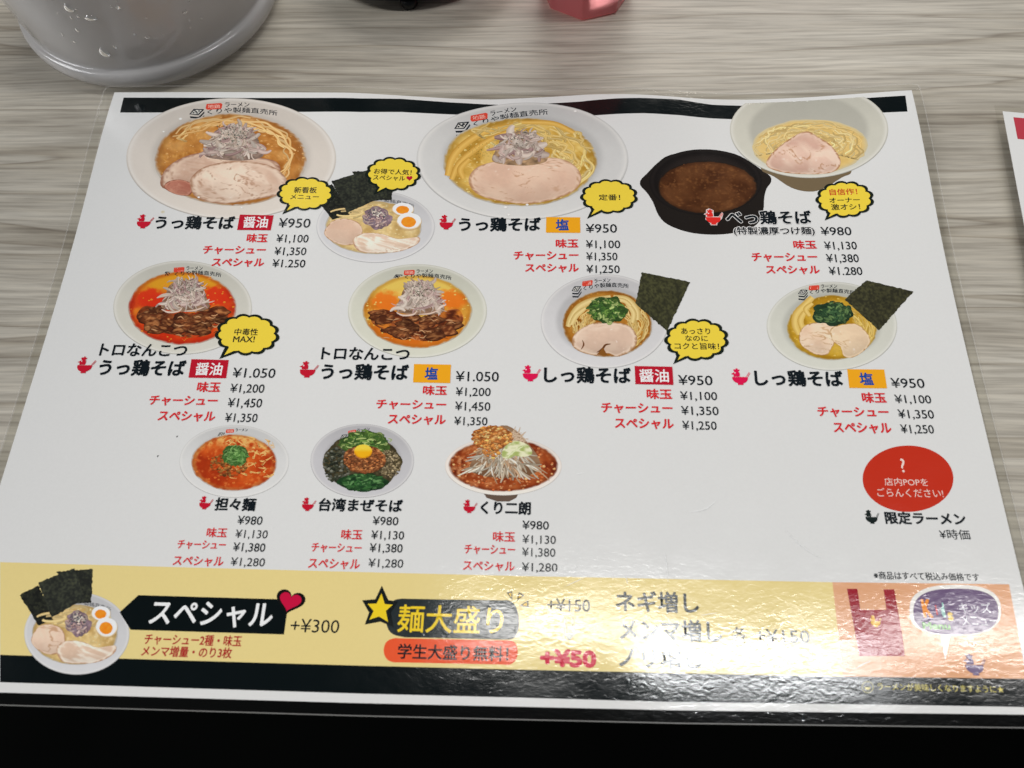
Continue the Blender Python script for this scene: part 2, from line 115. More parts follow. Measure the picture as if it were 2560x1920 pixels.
class Ink:
    """one printed element of the sheet: flat colour cells on the curled sheet, collected in page millimetres"""
    def __init__(s, layer): s.layer = layer; s.v = []; s.f = []; s.c = []; s.z = []; s.n = 0; s.k = 0
    def add(s, xy, col, faces):
        xy = np.asarray(xy, float); m = len(xy)
        col = np.asarray(col, float)
        if col.ndim == 1: col = np.tile(col, (m, 1))
        s.v.append(xy); s.c.append(col); s.z.append(np.full(m, s.k)); s.k += 1
        s.f += [tuple(i + s.n for i in f) for f in faces]; s.n += m
    def poly(s, pts, col):
        P = np.asarray(pts, float)
        if np.ptp(P, axis=0).max() < (2.5 if P[:, 1].min() < 80 else 7): s.add(P, col, [tuple(range(len(P)))]); return
        bm = bmesh.new(); f0 = bm.faces.new([bm.verts.new((x, y, 0)) for x, y in P]); f0.normal_update(); bmesh.ops.triangulate(bm, faces=bm.faces[:])
        for _ in range(8):                     # cut long edges so the cell follows the curl of the sheet
            lim = 2.0 if P[:, 1].min() < 80 else 8.0
            ed = [e for e in bm.edges if e.calc_length() > lim]
            if not ed: break
            bmesh.ops.subdivide_edges(bm, edges=ed, cuts=1); bm.normal_update(); bmesh.ops.triangulate(bm, faces=bm.faces[:])
        bm.verts.index_update()
        s.add([v.co[:2] for v in bm.verts], col, [tuple(v.index for v in f.verts) for f in bm.faces]); bm.free()
    def blob(s, A, out, col, nr=24, nt=72, cx=0., cy=0., ymin=None):
        """star-shaped patch: out(theta) gives the local radius, col(u, v, rho, X, Y) the ink"""
        th = np.linspace(0, 2 * np.pi, nt, endpoint=False); r = out(th)
        rho = np.linspace(0, 1, nr + 1)[1:]
        U = np.concatenate([[cx], (cx + rho[:, None] * (r * np.cos(th))[None]).ravel()])
        V = np.concatenate([[cy], (cy + rho[:, None] * (r * np.sin(th))[None]).ravel()])
        RR = np.concatenate([[0], np.repeat(rho, nt)])
        X, Y = ap(A, U, V)
        if ymin is not None: Y = np.maximum(Y, ymin)
        F = [(0, 1 + (j + 1) % nt, 1 + j) for j in range(nt)]
        for i in range(nr - 1):
            a = 1 + i * nt
            F += [(a + j, a + (j + 1) % nt, a + nt + (j + 1) % nt, a + nt + j) for j in range(nt)]
        s.add(np.column_stack([X, Y]), col(U, V, RR, X, Y), F)
    def patch(s, A, q, col, n=26, jag=0., seed=1):
        q = np.asarray(q, float); g = np.linspace(0, 1, n + 1); a, b = np.meshgrid(g, g)
        a = a.ravel(); b = b.ravel()
        P = (q[0] * ((1 - a) * (1 - b))[:, None] + q[1] * (a * (1 - b))[:, None] + q[2] * (a * b)[:, None] + q[3] * ((1 - a) * b)[:, None])
        X, Y = ap(A, P[:, 0], P[:, 1])
        if jag:
            e = (np.minimum(np.minimum(a, 1 - a), np.minimum(b, 1 - b)) < 1e-6)
            X = X + e * jag * (noise(X * 1.3, Y * 1.3, seed) - .5); Y = Y + e * jag * (noise(X * 1.3, Y * 1.3, seed + 5) - .5)
        w = n + 1
        F = [(i * w + j, i * w + j + 1, (i + 1) * w + j + 1, (i + 1) * w + j) for i in range(n) for j in range(n)]
        s.add(np.column_stack([X, Y]), col(a, b, 0, X, Y), F)
    def ribbon(s, A, pts, width, edge, mid, taper=0.0, ns=5):
        P = np.asarray(pts, float)
        P = np.column_stack(ap(A, P[:, 0], P[:, 1]))
        P = catmull(P, ns); m = len(P)
        T = np.gradient(P, axis=0); T /= (np.linalg.norm(T, axis=1)[:, None] + 1e-9); N = np.column_stack([-T[:, 1], T[:, 0]])
        t = np.linspace(0, 1, m); w = width * (1 - taper * (2 * np.abs(t - .5)) ** 2)
        V = np.concatenate([P + N * (w / 2)[:, None], P, P - N * (w / 2)[:, None]])
        ec = np.tile(np.asarray(edge, float), (m, 1)); mc = np.tile(np.asarray(mid, float), (m, 1))
        F = []
        for i in range(m - 1): F += [(i, i + 1, m + i + 1, m + i), (m + i, m + i + 1, 2 * m + i + 1, 2 * m + i)]
        s.add(V, np.concatenate([ec * .5 + mc * .5, mc, ec]), F)
    def build(s, name, parent, mat=None, label=None):
        V = np.concatenate(s.v); C = np.concatenate(s.c); K = np.concatenate(s.z)
        z = lift(V[:, 0], V[:, 1]) + STEP * (s.layer + 0.8 * K / max(s.k, 1))
        me = bpy.data.meshes.new(name)
        me.from_pydata(to_world(V[:, 0], V[:, 1], z).tolist(), [], s.f)
        at = me.color_attributes.new('Ink', 'FLOAT_COLOR', 'POINT')
        lin = np.clip(srgb(np.clip(C, 0, 255)) * INK, 0.0012, 0.92)
        at.data.foreach_set('color', np.column_stack([lin, np.ones(len(lin))]).astype(np.float32).ravel())
        # make every face look up
        bm = bmesh.new(); bm.from_mesh(me)
        for f in bm.faces:
            f.normal_update()
            if f.normal.z < 0: f.normal_flip()
        bm.to_mesh(me); bm.free()
        for p in me.polygons: p.use_smooth = True
        o = link(name, me, mat or MAT['ink'], parent)
        if label: o['label'] = label
        return o
def ap(A, u, v):
    u = np.asarray(u, float); v = np.asarray(v, float)
    return A[0] + A[1] * u + A[2] * v, A[3] + A[4] * u + A[5] * v
MM = (0, 1, 0, 0, 0, 1)
def catmull(P, ns):
    if len(P) < 3: return np.array([P[0] + (P[-1] - P[0]) * t for t in np.linspace(0, 1, ns + 1)])
    Q = np.concatenate([[2 * P[0] - P[1]], P, [2 * P[-1] - P[-2]]]); out = []
    for i in range(1, len(Q) - 2):
        for t in np.linspace(0, 1, ns, endpoint=False):
            a, b, c, d = Q[i - 1], Q[i], Q[i + 1], Q[i + 2]
            out.append(.5 * (2 * b + (c - a) * t + (2 * a - 5 * b + 4 * c - d) * t * t + (3 * b - a - 3 * c + d) * t ** 3))
    out.append(P[-1]); return np.array(out)
def smooth_closed(P, ns=6):
    P = np.asarray(P, float); n = len(P); out = []
    for i in range(n):
        a, b, c, d = P[i - 1], P[i], P[(i + 1) % n], P[(i + 2) % n]
        for t in np.linspace(0, 1, ns, endpoint=False):
            out.append(.5 * (2 * b + (c - a) * t + (2 * a - 5 * b + 4 * c - d) * t * t + (3 * b - a - 3 * c + d) * t ** 3))
    return np.array(out)
def radial(P, cx, cy):
    """outline function of a star-shaped smooth closed polygon about (cx, cy)"""
    Q = smooth_closed(P) - np.array([cx, cy]); th = np.arctan2(Q[:, 1], Q[:, 0]); r = np.hypot(Q[:, 0], Q[:, 1])
    o = np.argsort(th); th = th[o]; r = r[o]
    return lambda t: np.interp((t + np.pi) % (2 * np.pi) - np.pi, th, r, period=2 * np.pi)
def ell(rx, ry, rag=0., seed=0, freq=3.):
    def f(t):
        r = 1 / np.sqrt((np.cos(t) / rx) ** 2 + (np.sin(t) / ry) ** 2)
        if rag: r = r * (1 + rag * (fbm(freq * np.cos(t) + 9, freq * np.sin(t) + 4, seed) - .5) * 2)
        return r
    return f

# ---------------------------------------------------------------- materials
MAT = {}
def nt(name):
    m = bpy.data.materials.new(name); m.use_nodes = True
    t = m.node_tree; return m, t, t.nodes['Principled BSDF']
def N(t, typ, **kw):
    n = t.nodes.new(typ)
    for k, v in kw.items():
        if k in n.inputs: n.inputs[k].default_value = v
        else: setattr(n, k, v)
    return n
def L(t, a, b): t.links.new(a, b)
def ripple(t):
    """orange-peel of the laminate: fine pits, longer waves and hair scratches"""
    g = N(t, 'ShaderNodeNewGeometry')
    mp = N(t, 'ShaderNodeMapping'); mp.inputs['Scale'].default_value = (330, 560, 330); L(t, g.outputs['Position'], mp.inputs['Vector'])
    n1 = N(t, 'ShaderNodeTexNoise', Scale=1.0, Detail=1.5, Roughness=0.5, Distortion=0.8); L(t, mp.outputs[0], n1.inputs['Vector'])
    mp2 = N(t, 'ShaderNodeMapping'); mp2.inputs['Scale'].default_value = (38, 70, 38); L(t, g.outputs['Position'], mp2.inputs['Vector'])
    n2 = N(t, 'ShaderNodeTexNoise', Scale=1.0, Detail=2.0); L(t, mp2.outputs[0], n2.inputs['Vector'])
    b2 = N(t, 'ShaderNodeBump', Strength=1.0, Distance=0.00009); L(t, n2.outputs['Fac'], b2.inputs['Height'])
    b1 = N(t, 'ShaderNodeBump', Strength=1.0, Distance=0.000033); L(t, n1.outputs['Fac'], b1.inputs['Height']); L(t, b2.outputs[0], b1.inputs['Normal'])
    return b1.outputs[0]
def laminated(name):
    m, t, b = nt(name)
    b.inputs['Roughness'].default_value = 0.7; b.inputs['Specular IOR Level'].default_value = 0.0
    b.inputs['Coat Weight'].default_value = 1.0;  b.inputs['Coat IOR'].default_value = 1.5
    L(t, ripple(t), b.inputs['Coat Normal'])
    g = N(t, 'ShaderNodeNewGeometry')
    wr = N(t, 'ShaderNodeTexNoise', Scale=26.0, Detail=5.0, Roughness=0.65); L(t, g.outputs['Position'], wr.inputs['Vector'])
    wm = N(t, 'ShaderNodeMapRange'); wm.inputs['From Min'].default_value = 0.35; wm.inputs['From Max'].default_value = 0.7; wm.inputs['To Min'].default_value = 0.09; wm.inputs['To Max'].default_value = 0.17
    L(t, wr.outputs['Fac'], wm.inputs['Value']); L(t, wm.outputs[0], b.inputs['Coat Roughness'])   # handled film: polished and scuffed patches
    sc = N(t, 'ShaderNodeTexNoise', Scale=900.0, Detail=2.0); L(t, g.outputs['Position'], sc.inputs['Vector'])
    mr = N(t, 'ShaderNodeMapRange'); mr.inputs['To Min'].default_value = 0.975; mr.inputs['To Max'].default_value = 1.025
    L(t, sc.outputs['Fac'], mr.inputs['Value'])
    return m, t, b, mr.outputs[0]
m, t, b, grain = laminated('printed_ink')
at = N(t, 'ShaderNodeAttribute', attribute_name='Ink')
mx = N(t, 'ShaderNodeVectorMath', operation='SCALE'); L(t, at.outputs['Color'], mx.inputs[0]); L(t, grain, mx.inputs['Scale'])
L(t, mx.outputs[0], b.inputs['Base Color']); MAT['ink'] = m
m, t, b, grain = laminated('white_paper')
mx = N(t, 'ShaderNodeVectorMath', operation='SCALE'); mx.inputs[0].default_value = (0.775, 0.77, 0.755); L(t, grain, mx.inputs['Scale'])
L(t, mx.outputs[0], b.inputs['Base Color']); MAT['paper'] = m

# clear film
m, t, b = nt('clear_film'); t.nodes.remove(b)
tr = N(t, 'ShaderNodeBsdfTransparent'); tr.inputs['Color'].default_value = (0.95, 0.95, 0.93, 1)
gl = N(t, 'ShaderNodeBsdfGlossy'); gl.inputs['Roughness'].default_value = 0.08
L(t, ripple(t), gl.inputs['Normal'])
fr = N(t, 'ShaderNodeFresnel', IOR=1.5); ge = N(t, 'ShaderNodeNewGeometry')
io = N(t, 'ShaderNodeMapRange'); io.inputs['To Min'].default_value = 1.5; io.inputs['To Max'].default_value = 1 / 1.5   # a thin film: same from both faces
L(t, ge.outputs['Backfacing'], io.inputs['Value']); L(t, io.outputs[0], fr.inputs['IOR'])
ad = N(t, 'ShaderNodeMixShader'); L(t, fr.outputs[0], ad.inputs[0]); L(t, tr.outputs[0], ad.inputs[1]); L(t, gl.outputs[0], ad.inputs[2])
L(t, ad.outputs[0], t.nodes['Material Output'].inputs['Surface']); MAT['film'] = m
m, t, b = nt('film_edge'); b.inputs['Base Color'].default_value = (0.62, 0.61, 0.58, 1); b.inputs['Roughness'].default_value = 0.2
b.inputs['Alpha'].default_value = 0.32; b.inputs['Coat Weight'].default_value = 1.0; MAT['film_edge'] = m

# wood-grain laminate table
m, t, b = nt('woodgrain_laminate')
tc = N(t, 'ShaderNodeTexCoord')
wn = N(t, 'ShaderNodeTexNoise', Scale=1.0, Detail=2.0); mp0 = N(t, 'ShaderNodeMapping'); mp0.inputs['Scale'].default_value = (5, 9, 5)
L(t, tc.outputs['Object'], mp0.inputs['Vector']); L(t, mp0.outputs[0], wn.inputs['Vector'])
sb = N(t, 'ShaderNodeMath', operation='SUBTRACT'); L(t, wn.outputs['Fac'], sb.inputs[0]); sb.inputs[1].default_value = 0.5
ms = N(t, 'ShaderNodeMath', operation='MULTIPLY'); L(t, sb.outputs[0], ms.inputs[0]); ms.inputs[1].default_value = 0.012
cx = N(t, 'ShaderNodeCombineXYZ'); L(t, ms.outputs[0], cx.inputs['Y'])
va = N(t, 'ShaderNodeVectorMath', operation='ADD'); L(t, tc.outputs['Object'], va.inputs[0]); L(t, cx.outputs[0], va.inputs[1])
def grainn(scale, detail, rough=0.6, dist=0.0):
    mp = N(t, 'ShaderNodeMapping'); mp.inputs['Scale'].default_value = scale; L(t, va.outputs[0], mp.inputs['Vector'])
    n = N(t, 'ShaderNodeTexNoise', Scale=1.0, Detail=detail, Roughness=rough, Distortion=dist); L(t, mp.outputs[0], n.inputs['Vector']); return n.outputs['Fac']
def ramp(fac, stops):
    r = N(t, 'ShaderNodeValToRGB'); L(t, fac, r.inputs['Fac']); e = r.color_ramp.elements
    while len(e) < len(stops): e.new(0.5)
    for q, (p, c) in zip(e, stops): q.position = p; q.color = (*c, 1)
    return r.outputs['Color']
base = ramp(grainn((6, 110, 1), 8, 0.68), [(0.28, (0.345, 0.312, 0.260)), (0.44, (0.445, 0.408, 0.345)), (0.58, (0.515, 0.478, 0.410)), (0.74, (0.575, 0.540, 0.470))])
fine = ramp(grainn((20, 540, 1), 3, 0.6), [(0.36, (0.77, 0.76, 0.75)), (0.50, (1, 1, 1)), (0.64, (1.15, 1.145, 1.13))])
lines = ramp(grainn((1.3, 24, 1), 3, 0.5, 0.2), [(0.470, (1, 1, 1)), (0.494, (0.80, 0.78, 0.75)), (0.500, (0.62, 0.59, 0.56)), (0.506, (0.95, 0.95, 0.95))])
broad = ramp(grainn((1.6, 17, 1), 3), [(0.30, (0.80, 0.79, 0.78)), (0.55, (1.0, 1.0, 1.0)), (0.7, (1.06, 1.06, 1.06))])
cur = base
for nx in (fine, lines, broad):
    q = N(t, 'ShaderNodeMix', data_type='RGBA', blend_type='MULTIPLY'); q.inputs['Factor'].default_value = 1.0
    L(t, cur, q.inputs['A']); L(t, nx, q.inputs['B']); cur = q.outputs['Result']
L(t, cur, b.inputs['Base Color'])
b.inputs['Roughness'].default_value = 0.38; b.inputs['Specular IOR Level'].default_value = 0.4
bu = N(t, 'ShaderNodeBump', Strength=0.25, Distance=0.0002); L(t, grainn((20, 600, 1), 3), bu.inputs['Height']); L(t, bu.outputs[0], b.inputs['Normal'])
MAT['table'] = m
def plain(name, col, rough=0.5, **kw):
    m, t, b = nt(name); b.inputs['Base Color'].default_value = (*col, 1); b.inputs['Roughness'].default_value = rough
    tc = N(t, 'ShaderNodeTexCoord'); n = N(t, 'ShaderNodeTexNoise', Scale=kw.pop('scale', 60.0), Detail=4.0); L(t, tc.outputs['Object'], n.inputs['Vector'])
    mr = N(t, 'ShaderNodeMapRange'); mr.inputs['To Min'].default_value = 0.85; mr.inputs['To Max'].default_value = 1.15; L(t, n.outputs['Fac'], mr.inputs['Value'])
    vm = N(t, 'ShaderNodeVectorMath', operation='SCALE'); vm.inputs[0].default_value = col; L(t, mr.outputs[0], vm.inputs['Scale'])
    L(t, vm.outputs[0], b.inputs['Base Color'])
    for k, v in kw.items(): b.inputs[k].default_value = v
    return m
MAT['edge'] = plain('dark_edge_band', (0.02, 0.02, 0.02), 0.6)
MAT['floor'] = plain('dark_vinyl_floor', (0.0016, 0.0019, 0.0017), 0.9, scale=8.0, **{'Specular IOR Level': 0.03})
MAT['black'] = plain('black_lacquer', (0.006, 0.006, 0.007), 0.35)
m, t, b = nt('pink_acrylic'); t.nodes.remove(b)
no = N(t, 'ShaderNodeTexNoise', Scale=40.0, Detail=3.0); tc = N(t, 'ShaderNodeTexCoord'); L(t, tc.outputs['Object'], no.inputs['Vector'])
cr = N(t, 'ShaderNodeValToRGB'); cr.color_ramp.elements[0].color = (0.94, 0.22, 0.24, 1); cr.color_ramp.elements[1].color = (0.97, 0.34, 0.35, 1); L(t, no.outputs['Fac'], cr.inputs['Fac'])
tl = N(t, 'ShaderNodeBsdfTranslucent'); L(t, cr.outputs['Color'], tl.inputs['Color'])
di = N(t, 'ShaderNodeBsdfDiffuse'); L(t, cr.outputs['Color'], di.inputs['Color'])
tr = N(t, 'ShaderNodeBsdfTransparent'); tr.inputs['Color'].default_value = (1.0, 0.42, 0.43, 1)
gl = N(t, 'ShaderNodeBsdfGlossy'); gl.inputs['Roughness'].default_value = 0.06; fr = N(t, 'ShaderNodeFresnel', IOR=1.49)
a1 = N(t, 'ShaderNodeMixShader'); a1.inputs[0].default_value = 0.45; L(t, tl.outputs[0], a1.inputs[1]); L(t, di.outputs[0], a1.inputs[2])
a2 = N(t, 'ShaderNodeMixShader'); a2.inputs[0].default_value = 0.34; L(t, a1.outputs[0], a2.inputs[1]); L(t, tr.outputs[0], a2.inputs[2])
a3 = N(t, 'ShaderNodeMixShader'); L(t, fr.outputs[0], a3.inputs[0]); L(t, a2.outputs[0], a3.inputs[1]); L(t, gl.outputs[0], a3.inputs[2])
L(t, a3.outputs[0], t.nodes['Material Output'].inputs['Surface']); MAT['pink'] = m
MAT['drop'] = plain('water', (0.95, 0.97, 1.0), 0.02, **{'Transmission Weight': 1.0, 'IOR': 1.33})
m, t, b = nt('frosted_plastic')
b.inputs['Base Color'].default_value = (0.70, 0.68, 0.67, 1); b.inputs['Roughness'].default_value = 0.28
b.inputs['Coat Weight'].default_value = 1.0; b.inputs['Coat Roughness'].default_value = 0.05
tc = N(t, 'ShaderNodeTexCoord'); n = N(t, 'ShaderNodeTexNoise', Scale=22.0, Detail=5.0); L(t, tc.outputs['Object'], n.inputs['Vector'])
mr = N(t, 'ShaderNodeMapRange'); mr.inputs['To Min'].default_value = 0.50; mr.inputs['To Max'].default_value = 0.60; L(t, n.outputs['Fac'], mr.inputs['Value'])
L(t, mr.outputs[0], b.inputs['Alpha']); MAT['frosted'] = m
MAT['core'] = plain('chilled_water_core', (0.74, 0.78, 0.85), 0.4, scale=18.0)

# ---------------------------------------------------------------- setting: floor, table
def grid_box(name, x0, x1, y0, y1, z0, z1, mat, parent=None, bev=0.0):
    bm = bmesh.new(); bmesh.ops.create_cube(bm, size=1)
    bmesh.ops.scale(bm, verts=bm.verts, vec=(x1 - x0, y1 - y0, z1 - z0)); bmesh.ops.translate(bm, verts=bm.verts, vec=((x0 + x1) / 2, (y0 + y1) / 2, (z0 + z1) / 2))
    if bev: bmesh.ops.bevel(bm, geom=bm.edges[:], offset=bev, segments=3, affect='EDGES', profile=0.5)
    me = bpy.data.meshes.new(name); bm.to_mesh(me); bm.free(); return link(name, me, mat, parent)
fl = grid_box('floor', -3, 3, -3, 3, -0.76, -0.72, MAT['floor']); tag(fl, kind='structure')
table = empty('table', (0.1, 0.25, -0.72)); tag(table, 'pale grey woodgrain laminate table under the menus', 'table')
grid_box('tabletop', -0.60, 0.95, -0.135, 0.62, -0.0250, 0.0, MAT['table'], table, 0.0015)
grid_box('apron', -0.55, 0.90, -0.09, 0.57, -0.09, -0.0255, MAT['edge'], table)
for sx in (-0.53, 0.88):
    for sy in (-0.07, 0.55): grid_box('leg', sx - .02, sx + .02, sy - .02, sy + .02, -0.72, -0.0905, MAT['edge'], table)

# ---------------------------------------------------------------- laminated menu sheets
def sheet(name, fx, fy, xs, ys, mat, parent, dz=0.0):
    """grid sheet: fx(s, t), fy(s, t) page millimetres"""
    s, tt = np.meshgrid(xs, ys); X = fx(s, tt).ravel(); Y = fy(s, tt).ravel()
    V = to_world(X, Y, lift(X, Y) + dz); w = len(xs)
    F = [(i * w + j, (i + 1) * w + j, (i + 1) * w + j + 1, i * w + j + 1) for i in range(len(ys) - 1) for j in range(w - 1)]
    me = bpy.data.meshes.new(name); me.from_pydata(V.tolist(), [], F)
    for p in me.polygons: p.use_smooth = True
    return link(name, me, mat, parent)
menu = empty('laminated_menu', (0, 0, 0.0005))
tag(menu, 'large white laminated menu with bowl photographs, prices and a yellow strip', 'menu')
bot = lambda x: 297 + np.interp(x, [0, 25, 164, 284, 409, 420], [0.2, 0.5, 0.8, 0.3, -1.4, -1.6])
gx = np.linspace(0, 1, 421); gy = np.linspace(0, 1, 200)
PXF = lambda s, t: 420 * s + (1 - s) * (1 - t) ** 3 * 1.6
PYF = lambda s, t: bot(420 * s) * t
sheet('paper', PXF, PYF, gx, gy, MAT['paper'], menu)
def ring(name, mat, parent, inner, outer):
    """closed strip between two outlines of equal length, page millimetres"""
    I = np.asarray(inner, float); Oo = np.asarray(outer, float); n = len(I); P = np.concatenate([I, (I + Oo) / 2, Oo])
    V = to_world(P[:, 0], P[:, 1], lift(P[:, 0], P[:, 1]) - 0.05)
    F = []
    for k in (0, 1):
        for i in range(n): j = (i + 1) % n; F.append((k * n + i, k * n + j, (k + 1) * n + j, (k + 1) * n + i))
    me = bpy.data.meshes.new(name); me.from_pydata(V.tolist(), [], F)
    bm = bmesh.new(); bm.from_mesh(me)
    for f in bm.faces:
        f.normal_update()
        if f.normal.z < 0: f.normal_flip()
    bm.to_mesh(me); bm.free()
    for p in me.polygons: p.use_smooth = True
    return link(name, me, mat, parent)
def outline(m, n=120):
    a = np.linspace(0, 1, n, endpoint=False); o = np.zeros(n)
    x0, x1, y0 = -m, 420 + m, -m
    P = [(x0 + (x1 - x0) * k, y0) for k in a] + [(x1, y0 + (295.4 + m - y0) * k) for k in a] + \
        [(x1 + (x0 - x1) * k, bot(np.clip(x1 + (x0 - x1) * k, 0, 420)) + m) for k in a] + [(x0, (297.2 + m) + (y0 - 297.2 - m) * k) for k in a]
    P = np.array(P)
    if m > 0:   # rounded corners
        for c in ((x0, y0), (x1, y0), (x1, 295.4 + m), (x0, 297.2 + m)):
            d = P - np.array(c); k = np.hypot(d[:, 0], d[:, 1]); r = 3.0
            ctr = np.array(c) + r * np.sign(np.array([210, 148]) - np.array(c))
            mk = (np.abs(d[:, 0]) < r) & (np.abs(d[:, 1]) < r)
            q = P[mk] - ctr; P[mk] = ctr + q / (np.hypot(q[:, 0], q[:, 1])[:, None]) * r
    return P
ring('film_margin', MAT['film'], menu, outline(-0.4), outline(4.2))
ring('film_rim', MAT['film_edge'], menu, outline(4.2), outline(4.6))

# ---------------------------------------------------------------- printed matter
def ink(layer): return Ink(layer)
_gly = {}
def glyphs(body, w):
    k = (body, w)
    if k in _gly: return _gly[k]
    def ev(bd):
        c = bpy.data.curves.new('lettering', 'FONT'); c.body = bd; c.resolution_u = 3; c.offset = w
        o = bpy.data.objects.new('lettering', c); COL.objects.link(o); bpy.context.view_layer.update()
        me = bpy.data.meshes.new_from_object(o.evaluated_get(bpy.context.evaluated_depsgraph_get()))
        v = np.array([tuple(q.co)[:2] for q in me.vertices]); f = [tuple(p.vertices) for p in me.polygons]
        bpy.data.objects.remove(o); bpy.data.curves.remove(c); bpy.data.meshes.remove(me)
        return v, f
    v, f = ev(body); vb = ev(body.replace(',', ''))[0] if ',' in body else v
    _gly[k] = (v, f, v[:, 0].min(), v[:, 0].max(), vb[:, 1].min(), vb[:, 1].max()); return _gly[k]
def letter(I, body, x, y, w, h, col, wt, grow=0.0):
    v, f, a, b, c, d = glyphs(body, 0.0); r = max(wt, 0) * h / (d - c); w -= 2 * r; h -= 2 * r; x += r; y -= r; r += grow
    X = x + (v[:, 0] - a) / (b - a) * w; Y = y - (v[:, 1] - c) / (d - c) * h
    k = 0 if r < 0.03 else (6 if r < .3 else 10)    # heavier weights: the stroke is printed as overlapping strikes round its centre
    for i in range(k): I.add(np.column_stack([X + r * math.cos(6.2832 * i / k), Y + r * math.sin(6.2832 * i / k)]), col, f)
    I.add(np.column_stack([X, Y]), col, f)
WHITE = (240, 238, 236); RED = (196, 24, 42); BLK = (3, 11, 13)
I = ink(1); I.poly(BAND['header'], BLK); I.build('header_band', menu)
I = ink(1); I.poly(BAND['yellow'], (222, 202, 136)); I.build('yellow_band', menu)
I = ink(1); I.poly(BAND['orange'], (216, 160, 120)); I.build('orange_panel', menu)
I = ink(1); I.poly(BAND['black'], BLK); I.build('footer_band', menu)

# -- dish photographs ------------------------------------------------------------------------------
def bowl(A, layer, tone, label, ymin=None, rim=(232, 229, 224), tilt=.0, foot=None):
    I = ink(layer); tone = np.array(tone, float)
    if foot is not None: foot(I); I.z[-1][:] = -2.4; 
    def col(u, v, r, X, Y):
        c = mix(tone, tone * .86, sm(.15, -.9, v) * .55)           # printed photograph: the far inner wall is greyer
        c = mix(c, tone * 1.06, sm(.2, .95, v) * .6 + .25 * sm(.3, .95, -u))
        c = mix(c, tone * .80, sm(.80, .70, r) * .55)
        c = mix(c, np.array(rim, float), sm(.94, .975, r) * (1 - sm(.98, .995, r)) * .42)
        c = mix(c, tone * .74, sm(.978, 1.0, r) * (.15 + .85 * sm(-.2, .8, v)))
        c = c * (1 + .02 * (fbm(X / 3, Y / 3, 3) - .5))[:, None]
        return c
    I.blob(A, ell(1, 1), col, 44, 168, ymin=ymin)
    rnd = random.Random(layer + len(label))
    return I.build('dish_photo', menu, label=label)
def soup(A, layer, parent, c, r, pal, tone, seed, fn=None, rag=.02):
    """pal: dark, mid, light, foam"""
    I = ink(layer); d, m_, l, fo = [np.array(q, float) for q in pal]; tone = np.array(tone, float) * .9
    def col(u, v, rho, X, Y):
        n = fbm(X / 7, Y / 7, seed, 5); n2 = fbm(X / 1.6, Y / 1.6, seed + 9, 3); n3 = noise(X / .7, Y / .7, seed + 4)
        k = mix(d, m_, sm(.3, .55, n)); k = mix(k, l, sm(.52, .74, n) * .8)
        k = mix(k, fo, sm(.62, .8, n2) * .5)
        k = k * (1 + .10 * (n2 - .5) + .07 * (n3 - .5))[:, None]
        if fn is not None: k = fn(k, u, v, rho, X, Y, n, n2)
        k = mix(k, d * .8, sm(.86, .95, rho) * .4)
        return mix(k, tone, sm(.955, 1.0, rho + .05 * (n2 - .5)))
    I.blob(A, ell(r[0], r[1], rag, seed), col, 46, 150, c[0], c[1])
    rn = random.Random(seed); ra, rb = abs(A[1]) * r[0], abs(A[5]) * r[1]; cx_, cy_ = ap(A, c[0], c[1])
    for k in range(int(ra * 2.6)):
        a = rn.uniform(0, 6.283); q = math.sqrt(rn.uniform(.25, .9)); x, y = cx_ + ra * q * math.cos(a), cy_ + rb * q * math.sin(a)
        s_ = rn.uniform(.18, .7) * (.7 + ra / 90); ring_ = [(x + s_ * math.cos(j), y + .72 * s_ * math.sin(j)) for j in np.linspace(0, 5.5, 8)]
        cc = mix(l, fo, rn.random()); I.add([(x, y)] + ring_, np.vstack([mix(m_, l, .5)] + [np.minimum(cc * (1.12 if j < 0 else 1.0), 250) * (1.1 if p[1] < y else .9) for j, p in enumerate(ring_)]), [(0, 1 + j, 1 + (j + 1) % 8) for j in range(8)])
    return I.build('soup', parent)
